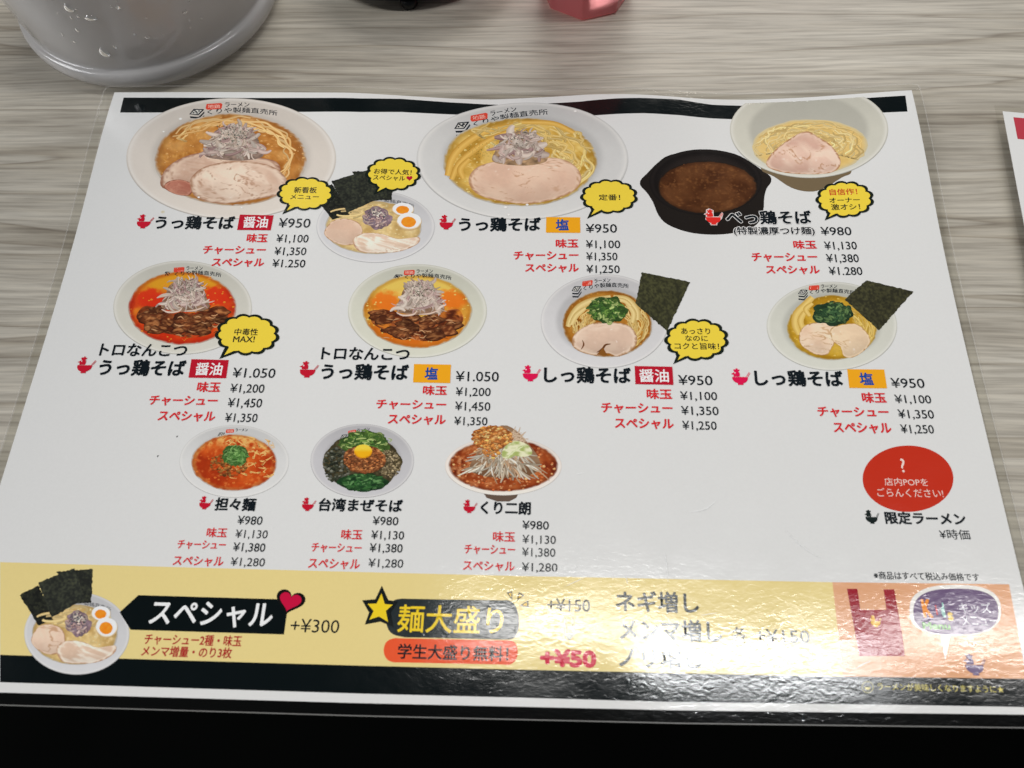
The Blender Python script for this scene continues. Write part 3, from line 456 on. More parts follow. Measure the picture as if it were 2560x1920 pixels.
def heap(A, layer, parent, name, c, r, n, pals, width, seed, bed=None, curl=1.0, flecks=0, fleck=(52, 66, 48), long=1.0, label=None):
    """a tangled pile of slivers: onion, sprouts, scallion"""
    rn = random.Random(seed); I = ink(layer)
    if bed is not None:
        bedc = np.array(bed, float)
        I.blob(A, ell(r[0], r[1], .28, seed, 2.2), lambda u, v, q, X, Y: bedc * (.62 + .62 * fbm(X / 1.4, Y / 1.4, seed, 3))[:, None], 14, 60, c[0], c[1])
    items = []
    for k in range(n):
        a = rn.uniform(0, 6.283); q = math.sqrt(rn.random()) * .88
        x = c[0] + r[0] * q * math.cos(a); y = c[1] + r[1] * q * math.sin(a)
        items.append((q * -1 + rn.uniform(-.3, .3), x, y))
    items.sort()
    for ki, (_, x, y) in enumerate(items):
        d = rn.uniform(0, 6.283); ln = rn.uniform(.25, .62) * long; bend = rn.uniform(-1.9, 1.9) * curl; pts = []
        e = rn.choice(pals); sh = rn.uniform(.86, 1.06) * (.74 + .30 * (ki / n) ** .7)
        ax, ay = x, y
        for s_ in range(5):
            pts.append((ax, ay)); ax += r[0] * ln / 4 * math.cos(d); ay += r[1] * ln / 4 * math.sin(d); d += bend / 4
        pts = [(px - (ax - x) / 2, py - (ay - y) / 2) for px, py in pts]
        I.ribbon(A, pts, width * rn.uniform(.6, 1.35), np.array(e[0]) * sh, np.array(e[1]) * sh, .5)
    for k in range(flecks):
        a = rn.uniform(0, 6.283); q = math.sqrt(rn.random())
        x, y = ap(A, c[0] + r[0] * .7 * q * math.cos(a) , c[1] - r[1] * .25 + r[1] * .5 * q * math.sin(a))
        s_ = rn.uniform(.25, .6); b = rn.uniform(0, 6)
        I.poly([(x + s_ * math.cos(b + t_) * rn.uniform(.6, 1.2), y + s_ * math.sin(b + t_) * rn.uniform(.4, .9)) for t_ in (0, 1.6, 3.1, 4.7)], np.array(fleck) * rn.uniform(.7, 1.3))
    return I.build(name, parent, label=label)
ONION = [((184, 156, 142), (228, 210, 196)), ((168, 134, 128), (216, 194, 182)), ((196, 174, 158), (234, 220, 206)), ((142, 100, 104), (196, 166, 158)), ((188, 166, 150), (230, 213, 199)), ((160, 138, 120), (210, 192, 176))]
def tent(A, layer, parent, name, peak, base, hw, n, pals, width, seed, flecks=0, fleck=(62, 76, 64), bed=(150, 126, 112)):
    """slivers tipped out in a loose pile: they run from the peak down and outwards"""
    rn = random.Random(seed); I = ink(layer); bc = np.array(bed, float); H = base - peak[1]; cy = base - .42 * H
    I.blob(A, radial([(peak[0] - hw, base - .12 * H), (peak[0] - hw * .82, base - .5 * H), (peak[0] - hw * .62, base - .82 * H), (peak[0], peak[1] + .04 * H), (peak[0] + hw * .66, base - .80 * H), (peak[0] + hw * .9, base - .42 * H), (peak[0] + hw, base - .1 * H), (peak[0] + hw * .4, base + .02 * H), (peak[0] - hw * .4, base)], peak[0], cy),
           lambda u, v, q, X, Y: bc * (.45 + .85 * fbm(X / 1.5, Y / 1.5, seed, 3))[:, None], 14, 60, peak[0], cy)
    it = sorted([(rn.random() ** .8, rn.uniform(-1, 1)) for _ in range(n)])
    for ki, (f, a) in enumerate(it):
        x = peak[0] + a * hw * (.40 + .52 * f); y = peak[1] + H * (.02 + .80 * f); d = math.radians(90 - a * 62 + rn.gauss(0, 58)); cu = rn.gauss(0, 1.5); ln = rn.uniform(.22, .48) * H; pts = []
        x -= ln * .4 * math.cos(d) * .8; y -= ln * .4 * math.sin(d)
        for s_ in range(5): pts.append((x, y)); x += ln / 4 * math.cos(d) * .85; y += ln / 4 * math.sin(d); d += cu / 4
        e = rn.choice(pals); sh = rn.uniform(.76, .99)
        I.ribbon(A, pts, width * rn.choice((.5, .7, 1.0, 1.5, 2.1)), np.array(e[0]) * sh, np.array(e[1]) * sh, .6)
    for k in range(flecks):
        x, y = ap(A, peak[0] + rn.gauss(.06, .30) * hw, peak[1] + H * abs(rn.gauss(.28, .14))); s_ = rn.uniform(.2, .5); b = rn.uniform(0, 6)
        I.poly([(x + s_ * math.cos(b + t_) * rn.uniform(.6, 1.2), y + s_ * math.sin(b + t_) * rn.uniform(.4, .9)) for t_ in (0, 1.6, 3.1, 4.7)], np.array(fleck) * rn.uniform(.7, 1.3))
    return I.build(name, parent)
NOOD = [((196, 160, 84), (232, 204, 134)), ((206, 172, 98), (238, 214, 150)), ((184, 146, 72), (222, 190, 116))]
NEGI = [((58, 92, 40), (118, 150, 70)), ((40, 76, 34), (86, 124, 52)), ((120, 148, 80), (182, 196, 122)), ((34, 64, 34), (70, 104, 48))]
def noodles(A, layer, parent, c, r, n, pals, width, seed, arc=(0, 6.28), lo=.45, hi=.98, wob=.04, label=None):
    """strands that follow the bowl round"""
    rn = random.Random(seed); I = ink(layer)
    for k in range(n):
        q = rn.uniform(lo, hi); a = rn.uniform(*arc); da = rn.uniform(.5, 1.5) * rn.choice((-1, 1)); pts = []; ph = rn.uniform(0, 6)
        for s_ in range(8):
            b = a + da * s_ / 7; b = min(max(b, arc[0]), arc[1]); qq = q + wob * math.sin(ph + s_ * 1.1) + wob * .5 * math.sin(ph * 2 + s_ * 2.3)
            pts.append((c[0] + r[0] * qq * math.cos(b), c[1] + r[1] * qq * math.sin(b)))
        e = rn.choice(pals); sh = rn.uniform(.84, 1.06)
        I.ribbon(A, pts, width * rn.uniform(.8, 1.2), np.array(e[0]) * sh, np.array(e[1]) * sh, .2, 4)
    return I.build('noodles', parent, label=label)
def loops(A, layer, parent, c, r, n, pals, width, seed, label=None):
    rn = random.Random(seed); I = ink(layer)
    for k in range(n):
        a = rn.uniform(0, 6.28); q = math.sqrt(rn.random()) * .8; x = c[0] + r[0] * q * math.cos(a); y = c[1] + r[1] * q * math.sin(a)
        R_ = rn.uniform(.15, .5); s0 = rn.uniform(0, 6.28); sp = rn.uniform(2, 4.5); ec = rn.uniform(.4, 1); ro = rn.uniform(0, 3); pts = []
        for s_ in range(9):
            b = s0 + sp * s_ / 8; px, py = R_ * math.cos(b), R_ * ec * math.sin(b)
            pts.append((x + r[0] * (px * math.cos(ro) - py * math.sin(ro)), y + r[1] * (px * math.sin(ro) + py * math.cos(ro))))
        e = rn.choice(pals); sh = rn.uniform(.84, 1.06)
        I.ribbon(A, pts, width * rn.uniform(.8, 1.2), np.array(e[0]) * sh, np.array(e[1]) * sh, .2, 4)
    return I.build('noodles', parent, label=label)
def pork(A, layer, parent, pts, pal, seed, c=None, grain=(6, 2.2), ang=.3, label=None, rimw=.1, streak=.5, I=None, fin=True):
    """pal: pink, cream, edge brown"""
    pk, cr, ed = [np.array(q, float) for q in pal]; P = np.asarray(pts, float)
    if c is None: c = P.mean(0)
    I = I or ink(layer)
    def col(u, v, rho, X, Y):
        xr = X * math.cos(ang) + Y * math.sin(ang); yr = -X * math.sin(ang) + Y * math.cos(ang)
        n = fbm(xr / grain[0] + 2 * noise(X / 8, Y / 8, seed + 2), yr / grain[1], seed, 4); n2 = fbm(X / 1.1, Y / 1.1, seed + 7, 3); big = fbm(X / 13, Y / 13, seed + 3, 2)
        k = mix(pk, cr, sm(.38, .66, n) * streak + .5 * sm(.4, .7, big))
        k = k * (1 + .09 * (n2 - .5) + .12 * (big - .5))[:, None]
        cre = np.abs(fbm(xr / 9 + 3, yr / 3.2 + noise(X / 4, Y / 4, seed + 8), seed + 11, 3) - .5)
        k = mix(k, ed * .6 + pk * .4, sm(.035, .008, cre) * sm(.45, .7, big) * .75)
        k = mix(k, np.array((244, 232, 222.)), sm(.70, .82, n2) * sm(.5, .75, fbm(X / 4, Y / 4, seed + 14, 2)) * .7)
        k = k * (1.05 - .12 * sm(-.3, 1.0, (v - c[1]) * 2.2) - .05 * n2)[:, None]
        k = mix(k, cr * 1.03, sm(1 - 2.2 * rimw, 1 - rimw, rho) * .6)
        k = mix(k, ed, sm(1 - rimw, 1.0, rho + .16 * (n2 - .5)) * .75)
        return k
    I.blob(A, radial(P, c[0], c[1]), col, 30, 96, c[0], c[1])
    return I.build('pork_slice', parent, label=label) if fin else I
def crumbs(A, layer, parent, name, c, r, n, pal, size, seed, bed=None, inside=None, label=None, dim=(.5, 1.2)):
    rn = random.Random(seed); I = ink(layer)
    if bed is not None:
        bc = np.array(bed, float)
        I.blob(A, ell(r[0], r[1], .15, seed, 2.5), lambda u, v, q, X, Y: bc * (.55 + .8 * fbm(X / 1.2, Y / 1.2, seed, 3))[:, None], 14, 60, c[0], c[1])
    for k in range(n):
        a = rn.uniform(0, 6.283); q = math.sqrt(rn.random()); x, y = c[0] + r[0] * q * math.cos(a), c[1] + r[1] * q * math.sin(a)
        if inside and not inside(x, y): continue
        X, Y = ap(A, x, y); s_ = size * rn.uniform(*dim); b = rn.uniform(0, 6); cc = np.array(rn.choice(pal)) * rn.uniform(.75, 1.2)
        m_ = 7; ring_ = [(X + s_ * rn.uniform(.7, 1.15) * math.cos(b + 6.283 * j / m_), Y + .75 * s_ * rn.uniform(.7, 1.15) * math.sin(b + 6.283 * j / m_)) for j in range(m_)]
        V = [(X - s_ * .2, Y - s_ * .25)] + ring_
        C = np.vstack([np.minimum(cc * 1.28 + 8, 255)] + [cc * (.62 + .35 * (1 - (p[1] - Y) / s_)) for p in ring_])
        I.add(V, C, [(0, 1 + j, 1 + (j + 1) % m_) for j in range(m_)])
    return I.build(name, parent, label=label)
def nori(A, layer, parent, quads, seed, base=(40, 42, 38)):
    bc = np.array(base, float)
    for i, q in enumerate(quads):
        I = ink(layer + i * .9); k = 1.0 + .18 * ((i * 7 + seed) % 3 - 1)
        def col(a, b, r, X, Y, k=k, i=i):
            n = fbm(X / .8, Y / .8, seed + i * 3, 4); n2 = fbm(X / 5, Y / 5, seed + i, 2); n3 = noise(X / .4, Y / .4, seed)
            c_ = mix(bc * .78, bc * 1.16 + np.array((3, 3, -2)), sm(.3, .75, n)) * k * (.86 + .28 * n2)[:, None]
            c_ = mix(c_, np.array((92, 92, 58.)), sm(.58, .85, n * .5 + n3 * .5) * .45 * sm(.35, .7, n2))
            return c_
        I.patch(A, q, col, 44, .5, seed + i); I.build('nori_sheet', parent)
def egg(A, layer, parent, c, r, seed):
    I = ink(layer)
    I.blob(A, ell(r[0], r[1], .04, seed), lambda u, v, q, X, Y: mix(mix((238, 232, 220), (250, 247, 240), sm(.3, .9, q)), (204, 170, 120), sm(.9, 1, q + .1 * (Y - Y.mean()) / 3)), 12, 40, c[0], c[1])
    e = I.build('egg_half', parent)
    I = ink(layer + .9)
    I.blob(A, ell(r[0] * .6, r[1] * .6, .05, seed + 1), lambda u, v, q, X, Y: mix(mix((238, 120, 22), (248, 160, 50), fbm(X / 1.1, Y / 1.1, seed)), (232, 150, 60), sm(.8, 1, q)), 10, 36, c[0] - r[0] * .05, c[1] + r[1] * .04)
    I.build('egg_yolk', parent); return e
def logo(A, layer, parent, anchor, rot=0., s=1., shop=True, ramen=True, bend=-.42):
    """the shop mark fired on the far rim of each bowl: stacked box, red seal, two lines of lettering"""
    ca, sa = math.cos(rot), math.sin(rot)
    def loc(u, v): return (anchor[0] + s * (u * ca - v * sa * .6), anchor[1] + s * (u * sa * 1.6 + v * ca))
    def pol(I, pts, col): I.poly([ap(A, *loc(*p)) for p in pts], col)
    K = (22, 30, 38); I = ink(layer)
    for dy in (.125, .06):
        pol(I, [(-.232, .115 + dy), (-.146, .128 + dy), (-.092, .03 + dy), (-.088, .058 + dy), (-.142, .160 + dy), (-.226, .146 + dy)], K)
    pol(I, [(-.239, .14), (-.195, .042), (-.10, .049), (-.092, .058), (-.144, .153), (-.15, .158)], K)
    pol(I, [(-.221, .131), (-.188, .060), (-.116, .066), (-.152, .138)], (200, 197, 190))
    for a, b in ((-.196, .112), (-.160, .118), (-.171, .097), (-.183, .076), (-.142, .082)):
        pol(I, [(a + .010 * math.cos(t_), b + .014 * math.sin(t_)) for t_ in np.linspace(0, 5.5, 8)], K)
    def lines(body, u0, u1, vb, h, col, wt, bd=0., uc=0.):
        v, f, a, b, c, d = glyphs(body, 0.0); U = u0 + (v[:, 0] - a) / (b - a) * (u1 - u0); V = vb - (v[:, 1] - c) / (d - c) * h
        V = V - bd * ((U - uc) ** 2)
        q = np.array([loc(x, y) for x, y in zip(U, V)]); X, Y = ap(A, q[:, 0], q[:, 1])
        for dx in ((-.06, .06) if wt > .015 else (0,)): I.add(np.column_stack([X + dx, Y + dx * .5]), col, f)
    rs = [(-.08, .03), (-.07, -.045), (.07, -.06), (.085, -.04), (.078, .035), (.065, .05), (-.065, .06)]
    pol(I, rs, (206, 66, 48)); lines('地鶏', -.058, .062 , .036, .07, (226, 190, 176), .0)
    if ramen: lines('ラーメン', .11, .35, .008, .082, K, .018)
    if shop: lines('くりや製麺直売所', -.059, .622, .112, .095, K, .02, bend, .25)
    return I.build('bowl_mark', parent)
def glints(A, layer, parent, spots):
    for u, v, s_ in spots:
        I = ink(layer); I.blob(A, ell(s_, s_ * 1.2), lambda a, b, q, X, Y: mix((236, 234, 230), (212, 208, 202), sm(.2, 1, q)), 4, 14, u, v); I.build('highlight', parent)

PORK_A = ((214, 178, 164), (228, 204, 188), (150, 96, 66))
# 1 -- brown chicken soup, two pork slices
A = DISH['d1']; YT = 2.35
d = bowl(A, 3, (208, 199, 189), 'wide pale bowl of orange brown soup with red onion heap and pork slices', ymin=lift(0, 0) * 0 + YT)
def fn(k, u, v, rho, X, Y, n, n2):
    k = mix(k, (226, 180, 120), sm(-.35, -.62, v) * sm(.45, .75, fbm(X / 5, Y / 2, 31)) * .9)
    return mix(k, (206, 150, 70), sm(-.2, .6, -u) * sm(.45, .8, n2) * .5)
soup(A, 5, d, (0, .035), (.73, .755), ((158, 96, 36), (186, 124, 58), (204, 150, 84), (220, 178, 120)), (208, 199, 189), 11, fn)
logo(A, 4, d, (-.168, -.85))
noodles(A, 6, d, (0, .03), (.66, .7), 26, [((196, 140, 70), (226, 184, 122)), ((206, 156, 88), (232, 196, 140))], 1.1, 5, arc=(-2.6, .75), lo=.8, hi=.98)
I = pork(A, 7, d, [(-.62, .22), (-.45, .02), (-.2, -.07), (.1, .0), (.42, .08), (.45, .3), (.2, .45), (-.2, .42), (-.5, .55), (-.66, .48)], ((196, 160, 138), (216, 190, 168), (124, 72, 50)), 21, (-.1, .24), (9, 1.8), .15, fin=False)
I = pork(A, 7, d, [(-.60, .42), (-.48, .38), (-.36, .46), (-.38, .62), (-.5, .62), (-.62, .52)], ((166, 100, 82), (196, 140, 116), (110, 56, 40)), 27, None, I=I, fin=False)
pork(A, 7, d, [(-.36, .32), (-.22, .16), (.08, .08), (.38, .16), (.52, .36), (.5, .58), (.2, .70), (-.1, .76), (-.32, .66), (-.38, .48)], ((204, 172, 150), (222, 200, 180), (140, 92, 64)), 23, (.06, .43), (7, 3), .5, I=I)
tent(A, 8, d, 'onion_heap', (.03, -.53), .06, .28, 130, ONION, 1.6, 8, 190)
glints(A, 9, d, [(-.49, -.63, .018), (-.65, -.41, .012), (-.30, .66, .012), (.10, .82, .012)])
# 2 -- golden chicken soup
A = DISH['d2']
d = bowl(A, 3, (202, 201, 198), 'wide pale grey bowl of golden soup with one large pink pork slice', ymin=YT)
def fn(k, u, v, rho, X, Y, n, n2): return mix(k, (222, 196, 116), sm(.2, .6, u) * sm(.4, .7, n2) * .5)
soup(A, 5, d, (-.02, .03), (.73, .76), ((180, 136, 50), (206, 164, 76), (222, 188, 106), (232, 208, 144)), (202, 201, 198), 41, fn)
logo(A, 4, d, (-.42, -.74), -.19, 1.08)
noodles(A, 6, d, (-.02, .03), (.70, .72), 60, NOOD, 1.3, 6, arc=(-2.3, 1.0), lo=.5, hi=.97, wob=.06)
I = ink(6.5)
for k_, (w_, pts) in enumerate([(4.2, [(-.70, .30), (-.66, .0), (-.55, -.25), (-.35, -.48), (-.08, -.6)]), (3.6, [(-.66, .36), (-.6, .1), (-.48, -.12), (-.3, -.35), (-.1, -.5)]), (3.4, [(-.55, .34), (-.58, .18), (-.5, .0)]), (3.2, [(.0, -.64), (.3, -.6), (.5, -.42)])]):
    I.ribbon(A, pts, w_, (186, 136, 50), (226, 184, 96), .3, 8)
I.build('bamboo_shoots', d)
pork(A, 7, d, [(-.50, .36), (-.42, .14), (-.2, .02), (.1, -.02), (.38, .02), (.52, .18), (.55, .4), (.42, .6), (.1, .74), (-.2, .70), (-.42, .58)], ((214, 178, 154), (222, 194, 170), (160, 110, 72)), 33, (.02, .36), (5, 4), .2, rimw=.05, streak=.25)
tent(A, 8, d, 'onion_heap', (-.02, -.51), .10, .26, 70, ONION, 2.1, 18, 80, bed=(178, 144, 108))
I = ink(9); rn = random.Random(4)
for k_ in range(60):
    x, y = ap(A, rn.gauss(-.42, .09), rn.gauss(-.14, .09)); s_ = rn.uniform(.2, .5); I.poly([(x, y), (x + s_, y + .2), (x + s_ * .6, y + .5)], np.array((84, 92, 40)) * rn.uniform(.7, 1.3))
I.build('herb_flecks', d)
glints(A, 9.5, d, [(.52, -.80, .016), (-.15, .80, .02), (-.12, .92, .016), (.05, .76, .014)])
# special topping bowl, printed twice
def special(A, layer, label, shop):
    d = bowl(A, layer, (200, 199, 200), label)
    I = ink(layer + .8)
    v_, f_, a_, b_, c_, d_ = glyphs('製麺直売所', 0.0)
    U = .14 + (v_[:, 0] - a_) / (b_ - a_) * .52; V = -.60 - (v_[:, 1] - c_) / (d_ - c_) * .10 + .55 * (U - .14) ** 2 - .06
    X, Y = ap(A, U, V); I.add(np.column_stack([X, Y]), (30, 34, 40), f_); I.build('bowl_mark', d)
    soup(A, layer + 1, d, (-.04, .03), (.82, .74), ((190, 156, 96), (212, 182, 122), (222, 198, 146), (232, 214, 172)), (200, 199, 200), 52)
    loops(A, layer + 1.6, d, (-.1, -.35), (.6, .3), 30, [((204, 170, 108), (226, 200, 144))], .9, 7)
    nori(A, layer + 2, d, [[(-1.11, -.94), (-.755, -1.17), (-.40, -.34), (-.73, -.17)], [(-.40, -1.53), (.32, -1.60), (.28, -.74), (-.1, -.70)], [(-.755, -1.25), (-.05, -1.62), (.16, -.84), (-.48, -.36)]], 3)
    pork(A, layer + 5, d, [(-.86, .14), (-.72, -.14), (-.5, -.2), (-.28, -.08), (-.22, .2), (-.36, .5), (-.6, .5), (-.8, .34)], ((214, 180, 156), (224, 198, 176), (160, 110, 70)), 61, None, (6, 5), .3, rimw=.06, streak=.3)
    pork(A, layer + 5.8, d, [(-.38, .38), (-.2, .2), (.1, .22), (.4, .36), (.72, .3), (.7, .5), (.4, .7), (.0, .74), (-.28, .68)], ((214, 184, 160), (238, 226, 210), (164, 112, 78)), 63, None, (8, 1.2), .3, rimw=.08, streak=.9)
    heap(A, layer + 6.6, d, 'onion_heap', (.02, -.22), (.25, .30), 60, ONION[1:4] + [((110, 96, 104), (150, 130, 140))], .85, 28, (140, 116, 124), 1.5, 60, (80, 80, 84))
    egg(A, layer + 7.4, d, (.47, -.46), (.185, .19), 5); egg(A, layer + 9.2, d, (.57, -.12), (.21, .25), 6)
    return d
special(DISH['ds'], 5, 'small pale bowl with dark nori sheets and two egg halves beside the first dish', True)
# 3 -- dipping noodles: black pot and white bowl
A = DISH['d3p']
def pot_body(I):
    o = ap(A, *smooth_closed([(-.60, -.80), (-.82, -.55), (-1.0, -.22), (-1.10, -.03), (-1.10, .14), (-.99, .34), (-.88, .62), (-.78, 1.0), (-.62, 1.27), (-.3, 1.48), (.05, 1.56), (.4, 1.54), (.72, 1.42), (.88, 1.22), (.96, .9), (.985, .5), (1.03, .24), (1.105, .06), (1.10, -.12), (.98, -.3), (.80, -.55), (.5, -.86), (0, -1.0)], 3).T)
    I.poly(list(zip(*o)), (30, 25, 22))
I = ink(3); pot_body(I)
I.blob(A, ell(.955, 1.0), lambda u, v, q, X, Y: mix(mix((36, 30, 28), (22, 18, 17), sm(.7, .9, q)), (62, 54, 50), sm(.94, .97, q) * (1 - sm(.985, 1, q)) * .8), 20, 90)
d = I.build('dish_photo', menu, label='black two-handled pot of brown dipping soup')
soup(A, 4, d, (.03, .17), (.84, .79), ((70, 38, 18), (86, 50, 26), (98, 60, 33), (116, 76, 44)), (30, 24, 20), 71, lambda k, u, v, rho, X, Y, n, n2: mix(k, (140, 92, 48), sm(.64, .82, fbm(X / 1.8, Y / 1.6, 77, 3)) * .45), 0.)
A = DISH['d3']
def under(I):
    o = ap(A, *np.array([(-.5, .5), (-.58, .84), (-.42, .98), (-.2, 1.2), (.02, 1.27), (.2, 1.2), (.42, .98), (.54, .86), (.45, .5)]).T); o = smooth_closed(np.array(o).T, 4).T; I.poly(list(zip(*o)), (112, 96, 72))
d = bowl(A, 5, (196, 193, 180), 'deep off-white bowl of plain noodles with a folded pork slice', ymin=YT, foot=under)
I = ink(6)
I.blob(A, ell(.72, .58, .05, 3), lambda u, v, q, X, Y: mix(mix((206, 170, 96), (226, 196, 130), fbm(X / 2, Y / 2, 3)), (196, 184, 150), sm(.9, 1, q)), 16, 70, .02, .34)
I.build('noodle_bed', d)
noodles(A, 6.6, d, (.02, .36), (.70, .56), 150, [((204, 170, 104), (232, 208, 148)), ((212, 182, 118), (238, 216, 160)), ((190, 152, 84), (222, 192, 126))], .8, 16, arc=(-3.5, .5), lo=.35, hi=.98, wob=.05)
pork(A, 7.5, d, [(-.52, .70), (-.36, .36), (-.04, .03), (.14, .16), (.30, .34), (.41, .66), (.30, .88), (-.1, .92), (-.4, .86)], ((202, 162, 144), (224, 198, 178), (150, 94, 50)), 81, (-.02, .6), (7, 5), 1.0, rimw=.06, streak=.35)
# 4, 5 -- braised cartilage in red / golden soup
def nankotsu(A, layer, tone, red, seed, label):
    d = bowl(A, layer, tone, label)
    if red: pal = ((178, 36, 18), (202, 66, 24), (216, 132, 36), (222, 160, 60))
    else: pal = ((196, 116, 30), (212, 150, 56), (224, 182, 86), (232, 208, 130))
    def fn(k, u, v, rho, X, Y, n, n2):
        g = (210, 146, 34) if red else (218, 186, 88)
        k = mix(k, g, sm(-.12, -.5, v + .25 * (n - .5)))
        hot = (206, 48, 22) if red else (222, 112, 30)
        m1 = np.exp(-(((u + .46) / .2) ** 2 + ((v + .18) / .22) ** 2)) + np.exp(-(((u - .5) / .24) ** 2 + ((v + .22) / .22) ** 2))
        k = mix(k, hot, sm(.25, .6, m1 + .5 * (n2 - .5)) * .9)
        return mix(k, (196, 44, 14) if red else (204, 96, 20), sm(.15, .45, v) * sm(.66, .5, np.abs(u + .1)) * .75)
    soup(A, layer + 1, d, (0, .02), (.785, .785), pal, tone, seed, fn)
    logo(A, layer + .8, d, (-.05, -.80) if red else (-.12, -.81), .0, 1.0, True)
    I = ink(layer + 2)
    def stew(u, v, q, X, Y):
        w1 = fbm(X / 3.2, Y / 3.2, seed + 40, 2) * 6; rid = 1 - 2 * np.abs(fbm(X / 3.6 + w1 * .35, Y / 2.6 - w1 * .3, seed + 41, 3) - .5); n2 = fbm(X / .9, Y / .9, seed + 42, 3); big = fbm(X / 5.5, Y / 5.0, seed + 43, 2)
        c = mix((62, 28, 14), (122, 70, 38), sm(.45, .85, rid) * (.5 + .6 * big)); c = mix(c, (158, 106, 62), sm(.88, .99, rid) * sm(.4, .65, big)); c = mix(c, (44, 18, 10), sm(.42, .25, big) * .6)
        c = mix(c, (206, 160, 112), sm(.74, .86, n2) * sm(.7, .95, rid) * .8)
        c = np.minimum(c * np.array((1.3, 1.2, 1.1)), 235); lob = fbm(X / 4.2, Y / 3.4, seed + 47, 2)
        c = mix(c, (184, 60, 22) if red else (206, 122, 40), sm(.58, .72, lob) * sm(.35, .8, q) * .9)
        return c * (1 + .25 * (n2 - .5))[:, None]
    I.blob(A, radial([(-.66, .24), (-.58, .02), (-.40, -.02), (-.26, .1), (.0, .16), (.26, .1), (.44, .0), (.60, .0), (.66, .2), (.58, .38), (.44, .46), (.36, .60), (.1, .66), (-.1, .60), (-.32, .54), (-.5, .42)], .0, .3), stew, 30, 110, .0, .3)
    rn = random.Random(seed + 60); pc = []
    for k_ in range(34):
        a = rn.uniform(-.62, .6); top = .02 + (.14 if abs(a) < .3 else 0); bt = .60 - .5 * a * a; pc.append((rn.uniform(top, bt), a))
    for b, a in sorted(pc):
        r0 = rn.uniform(.06, .125); P_ = [(a + r0 * 1.25 * rn.uniform(.6, 1.2) * math.cos(q), b + r0 * rn.uniform(.55, 1.15) * math.sin(q)) for q in np.linspace(0, 6.283, 10)[:-1]]
        tn = rn.uniform(.75, 1.25); sd = rn.randint(1, 999); an = rn.uniform(-.6, .6)
        def piece(u, v, q, X, Y, tn=tn, sd=sd, an=an, b=b, r0=r0):
            xr = X * math.cos(an) + Y * math.sin(an); yr = Y * math.cos(an) - X * math.sin(an)
            n = fbm(xr / 2.4, yr / .8, sd, 3); c = mix((84, 42, 22), (150, 96, 56), sm(.35, .7, n)) * tn
            c = mix(c, (196, 146, 98), sm(.66, .78, n) * sm(.2, -.6, (v - b) / r0) * .8)
            return mix(c, (46, 20, 12), sm(.62, 1.0, q) * (.45 + .5 * sm(-.4, .6, (v - b) / r0)))
        I.blob(A, radial(P_, a, b), piece, 9, 26, a, b)
    I.build('braised_meat', d)
    I = ink(layer + 2.9); rn = random.Random(seed + 3)
    for k_ in range(26):
        a = rn.uniform(-.56, .5); b = rn.uniform(.1, .62); I.ribbon(A, [(a, b), (a + .05, b + rn.uniform(-.04, .04)), (a + .1, b + rn.uniform(-.05, .05))], rn.uniform(.3, .8), (150, 92, 54), (206, 160, 116) if rn.random() < .4 else (66, 30, 18), .8, 3)
    I.build('sauce_gloss', d)
    tent(A, layer + 3.6, d, 'onion_heap', (.04, -.60), .10, .345, 140, ONION, .95, seed + 4, 90, (84, 88, 70), (150, 118, 94))
    I = ink(layer + 4.4)
    I.ribbon(A, [(-.3, .06), (-.2, .12), (-.06, .1), (.0, .02)], 1.1, (170, 130, 110), (226, 206, 190), .7, 6); I.ribbon(A, [(.02, .1), (.18, .08), (.33, .0)], 1.0, (170, 130, 110), (222, 200, 184), .7, 6)
    I.build('onion_strands', d)
    return d
nankotsu(DISH['d4'], 3, (200, 197, 186), True, 91, 'pale bowl of red soup with dark braised meat')
nankotsu(DISH['d5'], 3, (202, 201, 186), False, 97, 'pale bowl of yellow orange soup with dark braised meat')
# 6 -- clear amber soup, scallion and nori
A = DISH['d6']
d = bowl(A, 3, (202, 200, 200), 'pale bowl of clear amber soup with green scallions, pork and an upright nori sheet')
soup(A, 4, d, (.045, .065), (.705, .71), ((136, 80, 20), (164, 104, 32), (184, 128, 50), (200, 150, 76)), (200, 196, 190), 101)
logo(A, 3.8, d, (-.275, -.80), -.06, 1.06)
noodles(A, 5, d, (.04, .08), (.62, .6), 90, [((180, 140, 70), (220, 188, 116)), ((196, 158, 88), (232, 204, 138)), ((158, 112, 50), (200, 160, 90))], .62, 36, arc=(1.6, 4.6), lo=.3, hi=.9, wob=.03)
noodles(A, 5.4, d, (.04, .08), (.66, .66), 60, [((180, 140, 70), (220, 188, 116)), ((196, 158, 88), (232, 204, 138))], .62, 37, arc=(-.9, 1.1), lo=.5, hi=.95, wob=.03)
I = ink(6)
for w_, pts in [(3.2, [(-.57, .14), (-.52, -.06), (-.4, -.28), (-.2, -.42), (.1, -.5)]), (2.6, [(-.52, .1), (-.44, -.1), (-.3, -.26)]), (3.2, [(.14, -.5), (.36, -.44), (.5, -.22), (.52, .0)]), (2.6, [(.36, -.36), (.46, -.15), (.44, .06)]), (2.2, [(.05, -.46), (.3, -.42), (.42, -.3)])]:
    I.ribbon(A, pts, w_, (184, 152, 84), (228, 204, 142), .3, 8)
I.build('bamboo_shoots', d)
pork(A, 7, d, [(-.50, .52), (-.44, .26), (-.2, .08), (.1, .04), (.38, .12), (.5, .34), (.46, .58), (.22, .76), (.06, .7), (-.1, .74), (-.34, .68)], ((212, 182, 160), (228, 206, 184), (140, 92, 50)), 111, (.0, .4), (7, 3), .2, rimw=.08, streak=.4)
